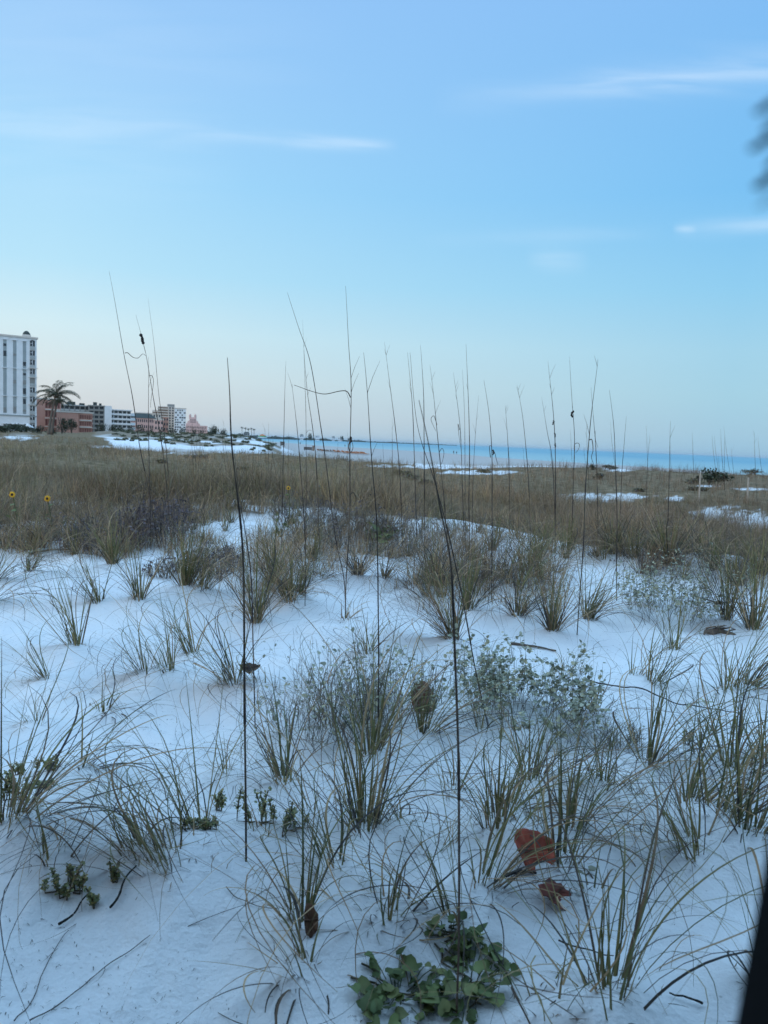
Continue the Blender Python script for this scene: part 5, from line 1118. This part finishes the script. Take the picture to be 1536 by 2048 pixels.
right = ramp([(0, (150, 190, 214)), (1.5, (158, 196, 217)), (4, (160, 203, 222)), (7, (158, 205, 228)), (11, (140, 200, 234)), (17, (120, 188, 237)), (23, (122, 185, 237)), (30, (130, 184, 239)), (50, (160, 198, 240)), (90, (180, 208, 242))])
ysafe = mth('MAXIMUM', y_, .05); tt_ = mth('DIVIDE', x_, ysafe); ee = mth('DIVIDE', z_, ysafe)
az = mth('MULTIPLY_ADD', tt_, 1.15, .5, True); mix = nt.nodes.new('ShaderNodeMix'); mix.data_type = 'RGBA'; L_(az, mix.inputs[0]); L_(left, mix.inputs[6]); L_(right, mix.inputs[7])
# wispy high clouds: streaks with a place of their own on the sky dome, broken up by stretched noise
cv = nt.nodes.new('ShaderNodeCombineXYZ'); L_(mth('MULTIPLY', tt_, 3.0), cv.inputs[0]); L_(mth('MULTIPLY', ee, 26.0), cv.inputs[1])
cn = nt.nodes.new('ShaderNodeTexNoise'); cn.inputs['Scale'].default_value = 1.6; cn.inputs['Detail'].default_value = 7; cn.inputs['Distortion'].default_value = .6; L_(cv.outputs[0], cn.inputs['Vector'])
cnf = mth('MULTIPLY_ADD', cn.outputs['Fac'], 2.4, -.65, True)
WK = 1.5
tot = None
for u0, v0, u1, v1, wv, st in ((-200, 235, 480, 262, 26, .30), (250, 255, 800, 296, 9, .30), (560, 285, 800, 292, 7, .34), (860, 205, 1750, 120, 17, .42), (1150, 165, 1800, 110, 30, .22), (1340, 462, 1800, 425, 11, .55), (1345, 459, 1395, 460, 5, .5), (830, 480, 1350, 466, 10, .16), (1050, 518, 1180, 524, 13, .36), (-300, 60, 700, 120, 60, .10), (-200, 330, 500, 360, 40, .12)):
    d0, d1 = ray(u0, v0), ray(u1, v1); sl = (d1.z - d0.z) / (d1.x - d0.x); a0 = d0.z - sl * d0.x; wd = wv * WK / F
    dist = mth('SUBTRACT', ee, mth('MULTIPLY_ADD', tt_, sl, a0)); g_ = mth('EXPONENT', mth('MULTIPLY', mth('MULTIPLY', dist, dist), -1 / (wd * wd)))
    c_ = (d0.x + d1.x) / 2; hw = (d1.x - d0.x) / 2; q = mth('DIVIDE', mth('SUBTRACT', tt_, c_), hw); win = mth('SUBTRACT', 1.0, mth('MULTIPLY', q, q), None, True)
    s_ = mth('MULTIPLY', mth('MULTIPLY', g_, win), mth('MULTIPLY', cnf, st * .72)); tot = s_ if tot is None else mth('ADD', tot, s_)
tot = mth('MULTIPLY', tot, mth('GREATER_THAN', y_, .06), None, True)
cm = nt.nodes.new('ShaderNodeMix'); cm.data_type = 'RGBA'; L_(tot, cm.inputs[0]); L_(mix.outputs[2], cm.inputs[6]); cm.inputs[7].default_value = (.80, .93, 1.05, 1)
# sky overhead, above the picture, brightened beyond a real dawn to light the sand
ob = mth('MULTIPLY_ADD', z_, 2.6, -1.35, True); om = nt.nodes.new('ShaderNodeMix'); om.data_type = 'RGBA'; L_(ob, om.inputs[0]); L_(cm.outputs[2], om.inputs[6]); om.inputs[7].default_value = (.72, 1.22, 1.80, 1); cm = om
# daylight sky model blended in with the measured dawn colours
sc_ = nt.nodes.new('ShaderNodeVectorMath'); sc_.operation = 'SCALE'; L_(sky.outputs[0], sc_.inputs[0]); sc_.inputs['Scale'].default_value = .08
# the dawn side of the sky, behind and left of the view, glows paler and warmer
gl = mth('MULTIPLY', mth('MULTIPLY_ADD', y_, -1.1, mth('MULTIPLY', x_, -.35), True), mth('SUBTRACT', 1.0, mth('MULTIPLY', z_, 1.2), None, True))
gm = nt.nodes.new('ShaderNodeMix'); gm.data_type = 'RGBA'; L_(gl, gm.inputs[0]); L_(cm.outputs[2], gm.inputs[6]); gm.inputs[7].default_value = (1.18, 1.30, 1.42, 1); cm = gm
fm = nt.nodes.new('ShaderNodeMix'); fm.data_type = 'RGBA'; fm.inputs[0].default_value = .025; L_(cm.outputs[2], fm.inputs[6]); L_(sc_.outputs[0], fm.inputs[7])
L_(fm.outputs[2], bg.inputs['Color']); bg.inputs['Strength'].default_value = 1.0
sl_ = bpy.data.lights.new('sun', 'SUN'); sl_.energy = .35; sl_.angle = rad(16); sl_.color = (1, .78, .62); so = bpy.data.objects.new('sun', sl_); C.objects.link(so)
sdir = Vector((math.sin(SUN_AZ) * math.cos(SUN_EL), math.cos(SUN_AZ) * math.cos(SUN_EL), math.sin(SUN_EL))); so.rotation_euler = (-sdir).to_track_quat('-Z', 'Y').to_euler()
sc = bpy.context.scene; sc.view_settings.view_transform = 'Standard'; sc.view_settings.look = 'None'; sc.view_settings.exposure = .12; sc.view_settings.gamma = 1
sc.render.engine = 'CYCLES'; sc.cycles.max_bounces = 6; sc.cycles.transparent_max_bounces = 4; sc.cycles.use_denoising = True
